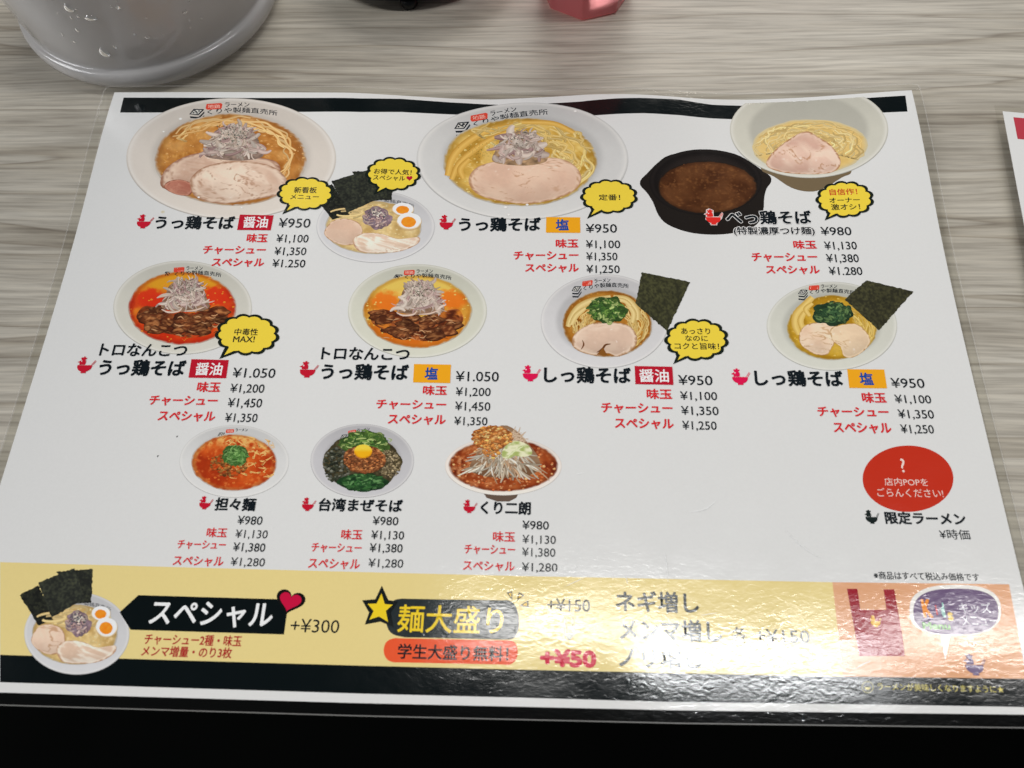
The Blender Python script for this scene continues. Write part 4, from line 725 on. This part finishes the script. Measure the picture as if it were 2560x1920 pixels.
I = ink(7.8); I.ribbon(A, [(-.34, .42), (-.32, .52), (-.36, .62)], .7, (120, 76, 40), (96, 56, 28), .8); I.ribbon(A, [(-.12, .68), (-.03, .60), (.02, .52), (.1, .5)], 1.0, (120, 76, 40), (90, 52, 26), .8); I.poly([ap(A, *q) for q in ((-.12, .72), (-.02, .58), (.05, .74))], (128, 80, 30)); I.build('meat_crease', d)
heap(A, 8.5, d, 'scallion_heap', (.045, -.21), (.31, .28), 130, NEGI, .95, 44, (52, 76, 34), 2.6, 0, long=.8)
nori(A, 9.3, d, [[(.60, -1.045), (1.368, -.83), (.97, .235), (.49, -.353)]], 5, (50, 50, 35))
# 7 -- clear yellow soup
A = DISH['d7']
d = bowl(A, 3, (200, 199, 188), 'pale bowl of clear yellow soup with two-lobed pork slice and a torn nori sheet', ymin=None)
soup(A, 4, d, (.01, .04), (.70, .735), ((168, 124, 26), (194, 152, 46), (208, 170, 72), (218, 186, 104)), (200, 199, 188), 121)
logo(A, 3.8, d, (-.28, -.86), .0, 1.04)
noodles(A, 5, d, (.02, .05), (.66, .66), 70, [((190, 152, 70), (226, 198, 116)), ((180, 140, 52), (214, 178, 92))], .62, 46, arc=(-1.0, 1.2), lo=.55, hi=.97, wob=.03)
I = ink(6)
for w_, pts in [(3.6, [(-.5, .22), (-.56, .0), (-.54, -.24), (-.42, -.45), (-.3, -.64)]), (2.8, [(-.44, .1), (-.48, -.1), (-.42, -.3)]), (2.4, [(-.34, -.2), (-.4, -.36), (-.3, -.5)])]:
    I.ribbon(A, pts, w_, (190, 150, 66), (226, 196, 116), .3, 8)
I.build('bamboo_shoots', d)
pork(A, 7, d, [(-.50, .28), (-.44, .05), (-.25, -.06), (-.02, -.02), (.06, .1), (.04, .4), (.0, .5), (-.08, .66), (-.26, .64), (-.44, .48)], ((218, 186, 158), (232, 208, 182), (150, 104, 50)), 131, (-.2, .28), (6, 4), .2, rimw=.06, streak=.3)
pork(A, 7.8, d, [(-.02, .1), (.14, .0), (.38, -.02), (.54, .18), (.58, .4), (.46, .6), (.3, .72), (.18, .68), (.13, .48), (.02, .36)], ((220, 192, 160), (230, 206, 174), (160, 112, 56)), 133, (.3, .32), (6, 4), .2, rimw=.06, streak=.35)
heap(A, 8.5, d, 'scallion_heap', (.02, -.26), (.30, .27), 110, [((36, 64, 40), (72, 104, 66)), ((26, 50, 34), (54, 84, 52)), ((60, 90, 50), (110, 138, 84))], 1.1, 54, (36, 58, 38), 2.4, 0, long=.8)
nori(A, 9.3, d, [[(.54, -1.03), (1.27, -.76), (.72, .12), (.20, -.58)]], 8, (48, 47, 34))
# 8 -- red sesame soup
A = DISH['d8']
d = bowl(A, 3, (208, 207, 205), 'white bowl of bright red orange soup with a round green scallion heap')
def fn(k, u, v, rho, X, Y, n, n2):
    cr = sm(-.15, -.6, v + .6 * (n - .5)) * .95 + sm(.45, .75, u + .7 * (n - .5)) * sm(.2, -.4, v) * .8 + .5 * sm(.82, .95, rho)
    k = mix(k, (226, 180, 104), cr * sm(.3, .6, n2))
    return mix(k, (222, 170, 84), sm(.86, .95, rho) * .7 * sm(.4, -.5, u * .7 + .2))
soup(A, 4, d, (.0, .04), (.785, .78), ((160, 48, 14), (188, 70, 22), (206, 98, 36), (222, 140, 70)), (208, 207, 205), 141, fn)
logo(A, 3.8, d, (-.08, -.83), .0, .95, False)
I = ink(5); rn = random.Random(9)
for k_ in range(64):
    a = rn.uniform(-.1, .66); b = rn.uniform(-.6, .45); I.ribbon(A, [(a, b), (a + rn.uniform(-.05, .1), b + rn.uniform(-.07, .07)), (a + rn.uniform(-.1, .16), b + rn.uniform(-.12, .12))], rn.uniform(.3, .8), (206, 140, 70), (232, 192, 120), .8, 3)
I.build('sesame_streaks', d)
crumbs(A, 5.6, d, 'minced_meat', (-.1, .08), (.34, .34), 190, [(120, 76, 34), (100, 60, 26), (142, 96, 46), (150, 70, 28)], .8, 143, None)
heap(A, 6.4, d, 'scallion_heap', (.03, -.14), (.235, .30), 120, [((50, 96, 40), (112, 158, 84)), ((70, 118, 54), (142, 180, 108)), ((40, 80, 36), (84, 130, 60))], .6, 64, (62, 100, 44), 1.6, 0)
# 9 -- brothless noodles with yolk
A = DISH['d9']
d = bowl(A, 3, (188, 186, 188), 'grey white bowl of brothless noodles with a raw egg yolk in the middle')
logo(A, 3.8, d, (-.20, -.77), -.1, 1.0, False)
I = ink(4)
I.blob(A, ell(.75, .77, .1, 7), lambda u, v, q, X, Y: np.array((70, 62, 40.)) * (.5 + .9 * fbm(X / 1.2, Y / 1.2, 7))[:, None], 16, 70, -.01, .05); I.build('topping_bed', d)
crumbs(A, 5, d, 'seaweed_flakes', (-.48, .12), (.26, .48), 240, [(44, 46, 34), (60, 60, 46), (36, 40, 30), (88, 88, 78)], .85, 151, None)
crumbs(A, 5.4, d, 'fish_powder', (.5, .1), (.24, .38), 320, [(120, 106, 78), (98, 84, 60), (146, 130, 100), (70, 60, 44)], .6, 153, None)
heap(A, 5.8, d, 'scallion_heap', (.06, -.48), (.5, .34), 150, NEGI, .7, 74, (66, 92, 40), 1.8, 0, long=.75)
heap(A, 6.5, d, 'chives', (.02, .58), (.46, .24), 150, [((30, 70, 34), (58, 104, 52)), ((24, 58, 30), (46, 88, 44)), ((60, 110, 60), (108, 150, 92))], .9, 75, (28, 60, 32), .3, 0, long=.55)
crumbs(A, 7.2, d, 'minced_meat', (.04, -.02), (.40, .37), 420, [(140, 84, 46), (116, 66, 36), (160, 104, 62), (100, 54, 28)], .75, 155, (112, 64, 36))
I = ink(8)
I.blob(A, ell(.175, .19), lambda u, v, q, X, Y: mix(mix((236, 170, 24), (246, 200, 66), sm(.1, -.5, (v + .22) * 5)), (200, 128, 18), sm(.75, 1, q) * sm(-.1, .6, (v + .22) * 5 + .2)), 14, 40, .02, -.235); I.build('egg_yolk', d)
# 10 -- garlic pork noodles with bean sprouts
A = DISH['d10']
def foot(I):
    o = ap(A, *np.array([(-.36, .85), (-.28, 1.08), (-.1, 1.2), (.1, 1.2), (.22, 1.08), (.28, .85)]).T); I.poly(list(zip(*o)), (96, 78, 66))
d = bowl(A, 3, (226, 214, 204), 'flat wide bowl of dark red soup piled with bean sprouts and minced garlic pork', foot=foot)
soup(A, 4, d, (.0, -.02), (.945, .90), ((108, 36, 12), (146, 62, 24), (178, 100, 52), (206, 146, 100)), (226, 214, 204), 161, lambda k, u, v, rho, X, Y, n, n2: mix(mix(k, (96, 26, 10), sm(.1, .5, u) * sm(.55, .35, n) * .8), (204, 140, 92), sm(-.3, -.8, u) * sm(.4, .7, n2)))
SPR = [((176, 156, 130), (226, 216, 196)), ((190, 172, 146), (236, 228, 212)), ((150, 126, 100), (206, 190, 166)), ((166, 120, 84), (210, 176, 142))]
crumbs(A, 4.8, d, 'fat_crumbs', (0, .1), (.9, .74), 200, [(196, 130, 84), (176, 100, 58), (150, 74, 36)], .7, 163, None)
I = ink(5.4); rn = random.Random(12)
I.blob(A, radial([(-.58, .1), (-.44, -.5), (-.28, -1.1), (.0, -1.42), (.24, -1.2), (.42, -.8), (.6, -.3), (.62, .12), (.4, .34), (0, .42), (-.36, .34)], .02, -.3), lambda u, v, q, X, Y: mix((150, 120, 92), (112, 80, 56), sm(-.2, .3, v) + .5 * fbm(X, Y, 3)), 20, 70, .02, -.3)
st = sorted([(rn.uniform(-1.3, .12), rn.uniform(-1, 1)) for _ in range(240)])
for k_, (b, a) in enumerate(st):
    a *= .10 + .40 * (b + 1.35) / 1.4; d_ = math.radians(90 - a * 95 + rn.gauss(0, 24)); ln = rn.uniform(.26, .52); cu = rn.uniform(-.7, .7); pts = []; x, y = a, b
    for s_ in range(5):
        pts.append((x, y)); x += ln / 4 * math.cos(d_) * .8; y += ln / 4 * math.sin(d_) * 1.15; d_ += cu / 4
    e = rn.choice(SPR); sh = rn.uniform(.74, 1.06)
    I.ribbon(A, pts, rn.uniform(.55, 1.15), np.array(e[0]) * sh * .9, np.array(e[1]) * sh, .55, 4)
for k_ in range(30):
    a = rn.uniform(.12, .34); b = rn.uniform(-1.25, -.7); d_ = rn.uniform(-1.2, 1.4); I.ribbon(A, [(a - .1, b), (a, b + .04), (a + .1 * math.cos(d_), b + .2 * math.sin(d_))], rn.uniform(.4, .7), (160, 128, 100), (212, 188, 162), .6, 4)
I.build('bean_sprouts', d)
I = ink(7.4)
I.blob(A, radial([(-.02, -.3), (.02, -.62), (.2, -.86), (.42, -.72), (.5, -.42), (.36, -.3), (.2, -.34), (.1, -.24)], .22, -.55), lambda u, v, q, X, Y: mix((160, 172, 100), (222, 220, 184), sm(.35, .65, fbm(X / 2.6, Y / 1.4, 9))), 14, 50, .22, -.55)
I.ribbon(A, [(.08, -.3), (.2, -.5), (.34, -.66)], .5, (170, 190, 110), (232, 234, 196)); I.build('cabbage_leaf', d)
crumbs(A, 8, d, 'garlic_pork', (-.19, -.98), (.35, .42), 330, [(168, 100, 46), (140, 76, 32), (190, 124, 64), (204, 148, 92)], .8, 165, (156, 92, 44), lambda x, y: y < -.55 + .3 * x)
crumbs(A, 8.6, d, 'garlic_pork_tail', (-.2, -.6), (.16, .34), 70, [(176, 110, 52), (200, 138, 76), (160, 96, 48)], .95, 167, None)

# -- speech balloons ---------------------------------------------------------------------------------
BLAB = {'b1': 'yellow balloon reading new signature menu', 'b2': 'yellow balloon with small red heart', 'b3': 'yellow balloon with two characters', 'b4': 'yellow balloon with red first line', 'b5': 'yellow balloon reading MAX', 'b6': 'yellow balloon of three lines'}
def cloud(A, k, amp, n, ph):
    return lambda th: k * (1 - amp + amp * 2.0 * np.abs(np.sin((n / 2.) * th + ph)) ** .75)
for key, (A, tail) in BAL.items():
    n = 13
    tl = np.array(tail); ctr = np.array([A[0], A[3]])
    I = ink(17); bk = (22, 30, 24)
    I.blob(A, cloud(A, 1.13, .055, n, .3), lambda u, v, q, X, Y: np.tile(np.array(bk, float), (len(X), 1)), 3, 240)
    g = tl.mean(0); big = g + (tl - g) * 1.62; I.poly(big.tolist(), bk)
    I2 = I
    ob = I.build('speech_balloon', menu, label=BLAB[key])
    I = ink(18); ye = (234, 202, 66)
    I.blob(A, cloud(A, 1.0, .055, n, .3), lambda u, v, q, X, Y: np.tile(np.array(ye, float), (len(X), 1)), 3, 240)
    inn = g + (tl - g) * .92; inn = np.vstack([inn[0] + (ctr - inn[0]) * .12, inn[1] + (ctr - inn[1]) * .12, inn[2]]); I.poly(inn.tolist(), ye)
    I.build('balloon_fill', ob)
    I = ink(19.5)
    for part, body, x, y, w, h, col, wt in TEXT[key]: letter(I, body, x, y, w, h, col, wt + .014)
    I.build('balloon_lettering', ob)
    if key == 'b2':
        I = ink(19.5); Ah = POLY['minheart']; th = np.linspace(0, 2 * np.pi, 40, endpoint=False)
        hx = 16 * np.sin(th) ** 3 / 16; hy = -(13 * np.cos(th) - 5 * np.cos(2 * th) - 2 * np.cos(3 * th) - np.cos(4 * th)) / 15
        I.poly(list(zip(*ap(Ah, hx, hy))), (176, 20, 52)); I.build('heart', ob)

# -- dish names, flavour tags, topping and price columns ------------------------------------------------
def emblem(key, layer, col, name='chicken_emblem', eye=WHITE):
    x, y, w, h = EMB[key]; A = (x, w, 0, y, 0, h); I = ink(layer)
    p = lambda pts, c=col: I.poly([ap(A, *q) for q in pts], c)
    th = np.linspace(0, math.pi, 24)
    p([(.05 + .82 * (.5 + .5 * math.cos(t_)), .52 + .40 * math.sin(t_) ** .8) for t_ in th])
    p([(.33, .90), (.60, .90), (.61, 1.0), (.32, 1.0)])
    p([(.13, .50), (.14, .28), (.20, .19), (.31, .16), (.41, .20), (.46, .29), (.47, .42), (.44, .50)])
    p([(.14, .27), (.14, .39), (.0, .34)])
    p([(.19, .18), (.14, .10), (.19, .05), (.26, .08), (.29, .0), (.37, .01), (.38, .08), (.46, .07), (.48, .13), (.42, .18), (.3, .2)])
    p([(.78, .50), (.95, .22), (.97, .24), (.82, .50)]); p([(.86, .50), (1.0, .26), (1.02, .28), (.90, .50)])
    p([(.22 + .035 * math.cos(t_), .28 + .035 * math.sin(t_)) for t_ in np.linspace(0, 5.5, 9)], eye)
    return I
ECOL = {'d1': (190, 24, 46), 'd2': (190, 24, 46), 'd3': (214, 44, 38), 'd4': (186, 22, 44), 'd5': (186, 22, 44), 'd6': (212, 18, 74), 'd7': (212, 18, 74), 'd8': (186, 20, 44), 'd9': (186, 20, 44), 'd10': (186, 20, 44), 'd11': (14, 26, 24)}
for key in ('d1', 'd2', 'd3', 'd4', 'd5', 'd6', 'd7', 'd8', 'd9', 'd10', 'd11'):
    parts = {}
    for rec in TEXT[key]: parts.setdefault(rec[0], []).append(rec[1:])
    root_name = None
    for part in ('dish_name', 'dish_subtitle', 'topping_list', 'price_list'):
        if part not in parts: continue
        I = ink(13)
        for body, x, y, w, h, col, wt in parts[part]: letter(I, body, x, y, w, h, col, wt + (.008 if part == 'topping_list' else .006))
        o = I.build(part, menu)
        if key == 'd3' and part in ('dish_name', 'dish_subtitle'):
            I = ink(12)
            for body, x, y, w, h, col, wt in parts[part]: letter(I, body, x, y, w, h, (214, 212, 210), wt, .34)
            I.build('white_outline', o)
    if key in TAG:
        salt = '塩' in [r[1] for r in TEXT[key]]
        I = ink(11); I.poly(TAG[key], (240, 160, 28) if salt else (178, 22, 42))
        tg = I.build('flavour_tag', menu, label='orange box with blue salt character' if salt else 'crimson box with white soy sauce characters')
        I = ink(12)
        for body, x, y, w, h, col, wt in parts['tag_lettering']: letter(I, body, x, y, w, h, col, wt)
        I.build('tag_lettering', tg)
    em = emblem(key, 13, ECOL[key], eye=WHITE if key != 'd11' else (14, 26, 24)).build('chicken_emblem', menu)
    if key == 'd3':
        x, y, w, h = EMB[key]; I = ink(12); A = (x, w, 0, y, 0, h)
        I.poly([ap(A, *q) for q in [(-.05, .34), (.09, .24), (.10, .04), (.28, -.05), (.52, .06), (.51, .24), (.50, .47), (.76, .47), (.96, .18), (1.04, .26), (.94, .6), (.66, .92), (.64, 1.04), (.29, 1.04), (.26, .92), (.02, .66), (.08, .42)]], (214, 200, 196))
        I.build('white_outline', em)

# round notice, tax note
A = DISH['pop']; I = ink(2); I.blob(A, ell(1, 1), lambda u, v, q, X, Y: np.tile(np.array((186, 46, 26.)), (len(X), 1)), 4, 96)
pop = I.build('round_notice', menu)
I = ink(4)
for part, body, x, y, w, h, col, wt in TEXT['pop']: letter(I, body, x, y, w, h, col, wt)
I.build('notice_lettering', pop)
I = ink(4)
for part, body, x, y, w, h, col, wt in TEXT['tax']: letter(I, body, x, y, w, h, col, wt)
I.build('tax_note', menu)

# -- lower strip ---------------------------------------------------------------------------------------
special(DISH['dx'], 3, 'bowl with nori sheets and two egg halves on the yellow strip', True)
I = ink(3); I.poly(POLY['banner'], BLK); ban = I.build('special_banner', menu)
T = TEXT['sp']
I = ink(5); letter(I, *T[0][1:]); I.build('banner_lettering', ban)
I = ink(5); letter(I, *T[1][1:]); I.build('extra_price', menu)
I = ink(5); letter(I, *T[2][1:]); letter(I, *T[3][1:]); I.build('extra_note', menu)
th = np.linspace(0, 2 * np.pi, 60, endpoint=False)
hx = np.sin(th) ** 3; hy = -(13 * np.cos(th) - 5 * np.cos(2 * th) - 2 * np.cos(3 * th) - np.cos(4 * th)) / 15
def heart(layer, A, k, col, rot):
    X = hx * math.cos(rot) - hy * math.sin(rot); Y = hx * math.sin(rot) + hy * math.cos(rot); I = ink(layer); I.poly(list(zip(*ap(A, X * k, Y * k))), col); return I
ho = heart(7, POLY['heart'], 1.06, (14, 12, 12), .28).build('heart', ban)
heart(8, POLY['heart'], .80, (190, 16, 60), .28).build('heart_fill', ho)
I = ink(3); I.poly(smooth_closed(POLY['capsule'], 5).tolist(), (34, 42, 44)); cap = I.build('large_serving_capsule', menu)
I = ink(5); letter(I, *TEXT['om'][0][1:]); I.build('capsule_lettering', cap)
I = ink(3); I.poly(smooth_closed(POLY['capsule2'], 5).tolist(), (224, 84, 44)); cap2 = I.build('student_capsule', menu)
I = ink(5); letter(I, *TEXT['st'][0][1:]); I.build('capsule_lettering', cap2)
I = ink(6); I.poly(POLY['star_out'], (16, 22, 22)); st = I.build('star', menu)
I = ink(7); I.poly(POLY['star_in'], (246, 198, 34)); I.build('star_fill', st)
I = ink(5); I7 = ink(6)
for tri in POLY['sparks']:
    I.poly(tri, (60, 58, 48)); q = np.array(tri); g = q.mean(0); I7.poly((g + (q - g) * .5).tolist(), (230, 186, 60))
sp = I.build('spark_marks', menu); I7.build('spark_fill', sp)
T = TEXT['ex']
for i_, r_ in enumerate([r_ for r_ in T if r_[0] == 'extra_price']):
    I = ink(5); letter(I, *r_[1:])
    if i_ == 0: I.poly(POLY['strike'], (60, 62, 62))
    I.build('extra_price', menu, label='struck-through price' if i_ == 0 else None)
I = ink(5)
for q in POLY['arrow'][:2]: I.poly(q, (120, 122, 116))
I.poly(POLY['arrow'][2], (150, 152, 140)); I.build('down_arrow', menu)
I = ink(5)
for r_ in T:
    if r_[0] == 'extra_price_red': letter(I, *r_[1:])
I.build('sale_price', menu)
I = ink(5)
for r_ in T:
    if r_[0] == 'extra_note': letter(I, *r_[1:])
I.build('extra_note', menu)
I = ink(3); I.poly(POLY['bag'], (148, 16, 36)); bag = I.build('bag_picture', menu)
emblem('bag', 5, (226, 176, 44), eye=(168, 28, 50)).build('chicken_emblem', bag)
A = POLY['kids']; I = ink(3); I.blob(A, lambda t_: 1 / (np.abs(np.cos(t_)) ** 2.6 + np.abs(np.sin(t_)) ** 2.6) ** (1 / 2.6), lambda u, v, q, X, Y: np.tile(np.array((226, 222, 216.)), (len(X), 1)), 3, 90)
I.poly(POLY['kidstail'], (226, 222, 216)); kd = I.build('kids_balloon', menu)
A = POLY['kidsin']; I = ink(4); I.blob(A, lambda t_: 1 / (np.abs(np.cos(t_)) ** 2.6 + np.abs(np.sin(t_)) ** 2.6) ** (1 / 2.6), lambda u, v, q, X, Y: np.tile(np.array((98, 76, 112.)), (len(X), 1)), 3, 90); I.build('balloon_fill', kd)
I = ink(6)
for part, body, x, y, w, h, col, wt in TEXT['kd']: letter(I, body, x, y, w, h, col, wt)
I.build('kids_lettering', kd)
emblem('kids', 5, (98, 80, 118), eye=(226, 160, 112)).build('chicken_emblem', menu)
I = ink(5); letter(I, *TEXT['ft'][0][1:]); I.build('wish_note', menu)
A = POLY['wishring']; I = ink(4); th = np.linspace(0, 2 * np.pi, 41)
I.ribbon(A, list(zip(np.cos(th), np.sin(th))), .35, (150, 142, 90), (150, 142, 90), 0, 2)
I.poly([ap(A, .52 * math.cos(t_), .02 + .5 * math.sin(t_)) for t_ in np.linspace(0, math.pi, 16)], (205, 190, 105)); I.build('wish_icon', menu)
I = ink(2)
for q in POLY['ticks']: I.poly(q, (40, 40, 40))
I.build('print_specks', menu)
I = ink(2); I.blob(MM, ell(1.1, .9, .2, 5), lambda u, v, q, X, Y: mix((196, 184, 150), (212, 208, 198), q), 5, 20, 42.0, 74.5); I.build('soup_stain', menu)
for q in POLY['scratch']:
    I = ink(20); I.ribbon(MM, q, .22, (250, 250, 246), (255, 255, 252), .8, 6); I.build('scratch', menu)

# ---------------------------------------------------------------- second menu, beyond the right edge
A2 = math.radians(8.0)
menu2 = empty('laminated_menu', (0.2578, 0.1415, 0.0)); tag(menu2, 'second laminated menu with a red band, cut off by the right edge of the picture', 'menu')
def flat(name, pts, z, mat, parent, thick=0.0):
    me = bpy.data.meshes.new(name); n = len(pts)
    V = [((x - 210) / 1000, (148.5 - y) / 1000, (z + 0) / 1000) for x, y in pts]; F = [tuple(range(n))]
    if thick:
        V += [(x, y, zz - thick / 1000) for x, y, zz in V]; F = [tuple(range(n)), tuple(range(2 * n - 1, n - 1, -1))] + [(i, i + n, (i + 1) % n + n, (i + 1) % n) for i in range(n)]
    me.from_pydata(V, [], F)
    bm = bmesh.new(); bm.from_mesh(me); bmesh.ops.recalc_face_normals(bm, faces=bm.faces[:])
    if not thick:
        for f in bm.faces:
            f.normal_update()
            if f.normal.z < 0: f.normal_flip()
    bm.to_mesh(me); bm.free(); return link(name, me, mat, parent)
Z2 = 6.0
c0 = np.array((463.5, 13.0)); ex = np.array((math.cos(A2 * .9), math.sin(A2 * .9))); ey = np.array((-math.sin(A2 * .62), math.cos(A2 * .62)))
Q2 = lambda a, b: tuple(c0 + ex * a + ey * b)
flat('paper', [Q2(0, 0), Q2(150, 0), Q2(150, 210), Q2(0, 210)], Z2, MAT['paper'], menu2, 0.25)
m = plain('red_print', (0.50, 0.015, 0.04), 0.7, **{'Coat Weight': 1.0, 'Coat Roughness': 0.07}); MAT['red'] = m
flat('red_band', [Q2(4.6, 3.4), Q2(145, 3.4), Q2(145, 17.5), Q2(4.6, 17.5)], Z2 + .03, MAT['red'], menu2)
flat('film_margin', [Q2(-3.6, -3.8), Q2(154, -3.8), Q2(154, 214), Q2(-3.6, 214)], Z2 - .3, MAT['film'], menu2)

# ---------------------------------------------------------------- pitcher, tray, tumbler at the far side
def lathe(name, prof, mat, parent, seg=128, ctr=(0, 0)):
    bm = bmesh.new(); rings = []
    for r, z in prof:
        rings.append([bm.verts.new((ctr[0] + r * math.cos(6.283185 * k / seg), ctr[1] + r * math.sin(6.283185 * k / seg), z)) for k in range(seg)] if r > 1e-6 else [bm.verts.new((ctr[0], ctr[1], z))])
    for a, b in zip(rings[:-1], rings[1:]):
        for k in range(seg):
            k2 = (k + 1) % seg
            if len(a) == 1: bm.faces.new((a[0], b[k2], b[k]))
            elif len(b) == 1: bm.faces.new((a[k], a[k2], b[0]))
            else: bm.faces.new((a[k], a[k2], b[k2], b[k]))
    bmesh.ops.recalc_face_normals(bm, faces=bm.faces[:])
    me = bpy.data.meshes.new(name); bm.to_mesh(me); bm.free()
    for p in me.polygons: p.use_smooth = True
    return link(name, me, mat, parent)
PC = ((5.0 - 210) / 1000, (148.5 + 78.0) / 1000)
pit = empty('water_pitcher', (PC[0], PC[1], 0)); tag(pit, 'frosted grey plastic water pitcher beaded with condensation behind the menu', 'pitcher')
mmp = lambda pr: [(r / 1000, z / 1000) for r, z in pr]
lathe('body', mmp([(0, 1.5), (58, 1.5), (62, .6), (66, .8), (70.5, 3.0), (73.2, 6.5), (74, 10), (73.8, 12.4), (73.2, 13.8), (72.2, 14.6), (71.0, 14.9), (70.2, 15.2), (70.0, 16.4), (70.3, 19), (70.9, 24), (71.8, 40), (73.6, 70), (75, 110), (76.5, 150), (78, 190), (76, 190), (74.5, 150), (73, 110), (71.6, 70), (69.8, 40), (68.6, 24), (66.5, 14), (60, 9), (0, 8)]), MAT['frosted'], pit, ctr=PC)
lathe('chilled_water', mmp([(0, 16), (52, 16), (60, 19), (65, 27), (67, 40), (68, 70), (69.5, 110), (71, 150), (0, 150)]), MAT['core'], pit, ctr=PC)
rn = random.Random(31)
def drop(ang, z, rx, rz, th=.35):
    r = np.interp(z, [22, 40, 70, 110, 150], [70.8, 71.8, 73.6, 75, 76.5]); c = np.array([PC[0] + r / 1000 * math.cos(ang), PC[1] + r / 1000 * math.sin(ang), z / 1000])
    bm = bmesh.new(); bmesh.ops.create_uvsphere(bm, u_segments=16, v_segments=10, radius=1)
    n = Vector((math.cos(ang), math.sin(ang), 0)); tt_ = Vector((-math.sin(ang), math.cos(ang), 0))
    for v in bm.verts:
        k = 1 - .25 * v.co.z; p = Vector(c) + tt_ * v.co.x * rx * k / 1000 + Vector((0, 0, 1)) * v.co.z * rz / 1000 + n * v.co.y * th * rx / 1000; v.co = p
    me = bpy.data.meshes.new('water_drop'); bm.to_mesh(me); bm.free()
    for p in me.polygons: p.use_smooth = True
    link('water_drop', me, MAT['drop'], pit)
DROPS = [(-92, 56, 2.2, 2.6), (-86, 50, 3.0, 1.8), (-78, 62, 1.4, 2.2), (-76, 70, 1.5, 2.2), (-73, 80, 1.5, 2.4), (-70, 90, 1.6, 2.4), (-66, 96, 1.5, 4.5), (-58, 97, 1.6, 4.0), (-62, 66, 1.5, 2.0), (-84, 66, 2.0, 1.5), (-90, 28, 2.6, 3.2), (-70, 34, 1.2, 1.2), (-52, 40, 1.3, 1.0), (-96, 62, 1.2, 1.6), (-98, 72, 1.1, 1.8), (-80, 97, 1.5, 3.5), (-74, 54, 1.1, 1.6), (-47, 60, 1.2, 1.1), (-104, 80, .9, 1.4), (-88, 80, 1.0, 4.0), (-38, 52, 1.3, 1.3)]
for k_ in range(46):
    DROPS.append((rn.choice((-97, -75, -62, -88, -50)) + rn.gauss(0, 4), rn.uniform(28, 98), rn.uniform(.3, .9), rn.uniform(.4, 1.3)))
for a, z, rx, rz in DROPS: drop(math.radians(a), z, rx, rz)

TC = ((156.0 - 210) / 1000, (148.5 + 127.0) / 1000)
tray = empty('serving_tray', (TC[0], TC[1], 0)); tag(tray, 'black round tray on small feet, its near rim just inside the top edge', 'tray')
lathe('tray_body', mmp([(0, 5.0), (50, 5.0), (56, 6.5), (59, 10), (60, 16), (59.5, 18), (58, 17), (56.5, 12), (52, 9), (0, 9)]), MAT['black'], tray, ctr=TC)
for a in (-93, 27, 147):
    lathe('foot', mmp([(0, 0), (4.5, 0), (5, 1), (5, 4.9), (0, 4.95)]), MAT['black'], tray, 24, (TC[0] + .0535 * math.cos(math.radians(a)), TC[1] + .0535 * math.sin(math.radians(a))))

UC = ((254.5 - 210) / 1000, (148.5 + 85.0) / 1000)
tum = empty('tumbler', (UC[0], UC[1], 0)); tag(tum, 'translucent pink octagonal plastic tumbler, its faceted base just inside the top edge', 'tumbler')
def octa(name, prof, mat, parent, bev):
    bm = bmesh.new(); rings = []
    for r, z in prof:
        rings.append([bm.verts.new((UC[0] + r / 1000 * math.cos(math.radians(-96 + 45 * k)), UC[1] + r / 1000 * math.sin(math.radians(-96 + 45 * k)), z / 1000)) for k in range(8)])
    for a, b in zip(rings[:-1], rings[1:]):
        for k in range(8): bm.faces.new((a[k], a[(k + 1) % 8], b[(k + 1) % 8], b[k]))
    bm.faces.new(rings[0][::-1])
    bmesh.ops.recalc_face_normals(bm, faces=bm.faces[:])
    ed = [e for e in bm.edges if e.calc_length() > .004]
    bmesh.ops.bevel(bm, geom=ed, offset=bev / 1000, segments=2, affect='EDGES', profile=.5)
    me = bpy.data.meshes.new(name); bm.to_mesh(me); bm.free(); return link(name, me, mat, parent)
octa('tumbler_body', [(25.0, .2), (26.3, 1.2), (27.0, 9), (33.5, 88)], MAT['pink'], tum, .5)
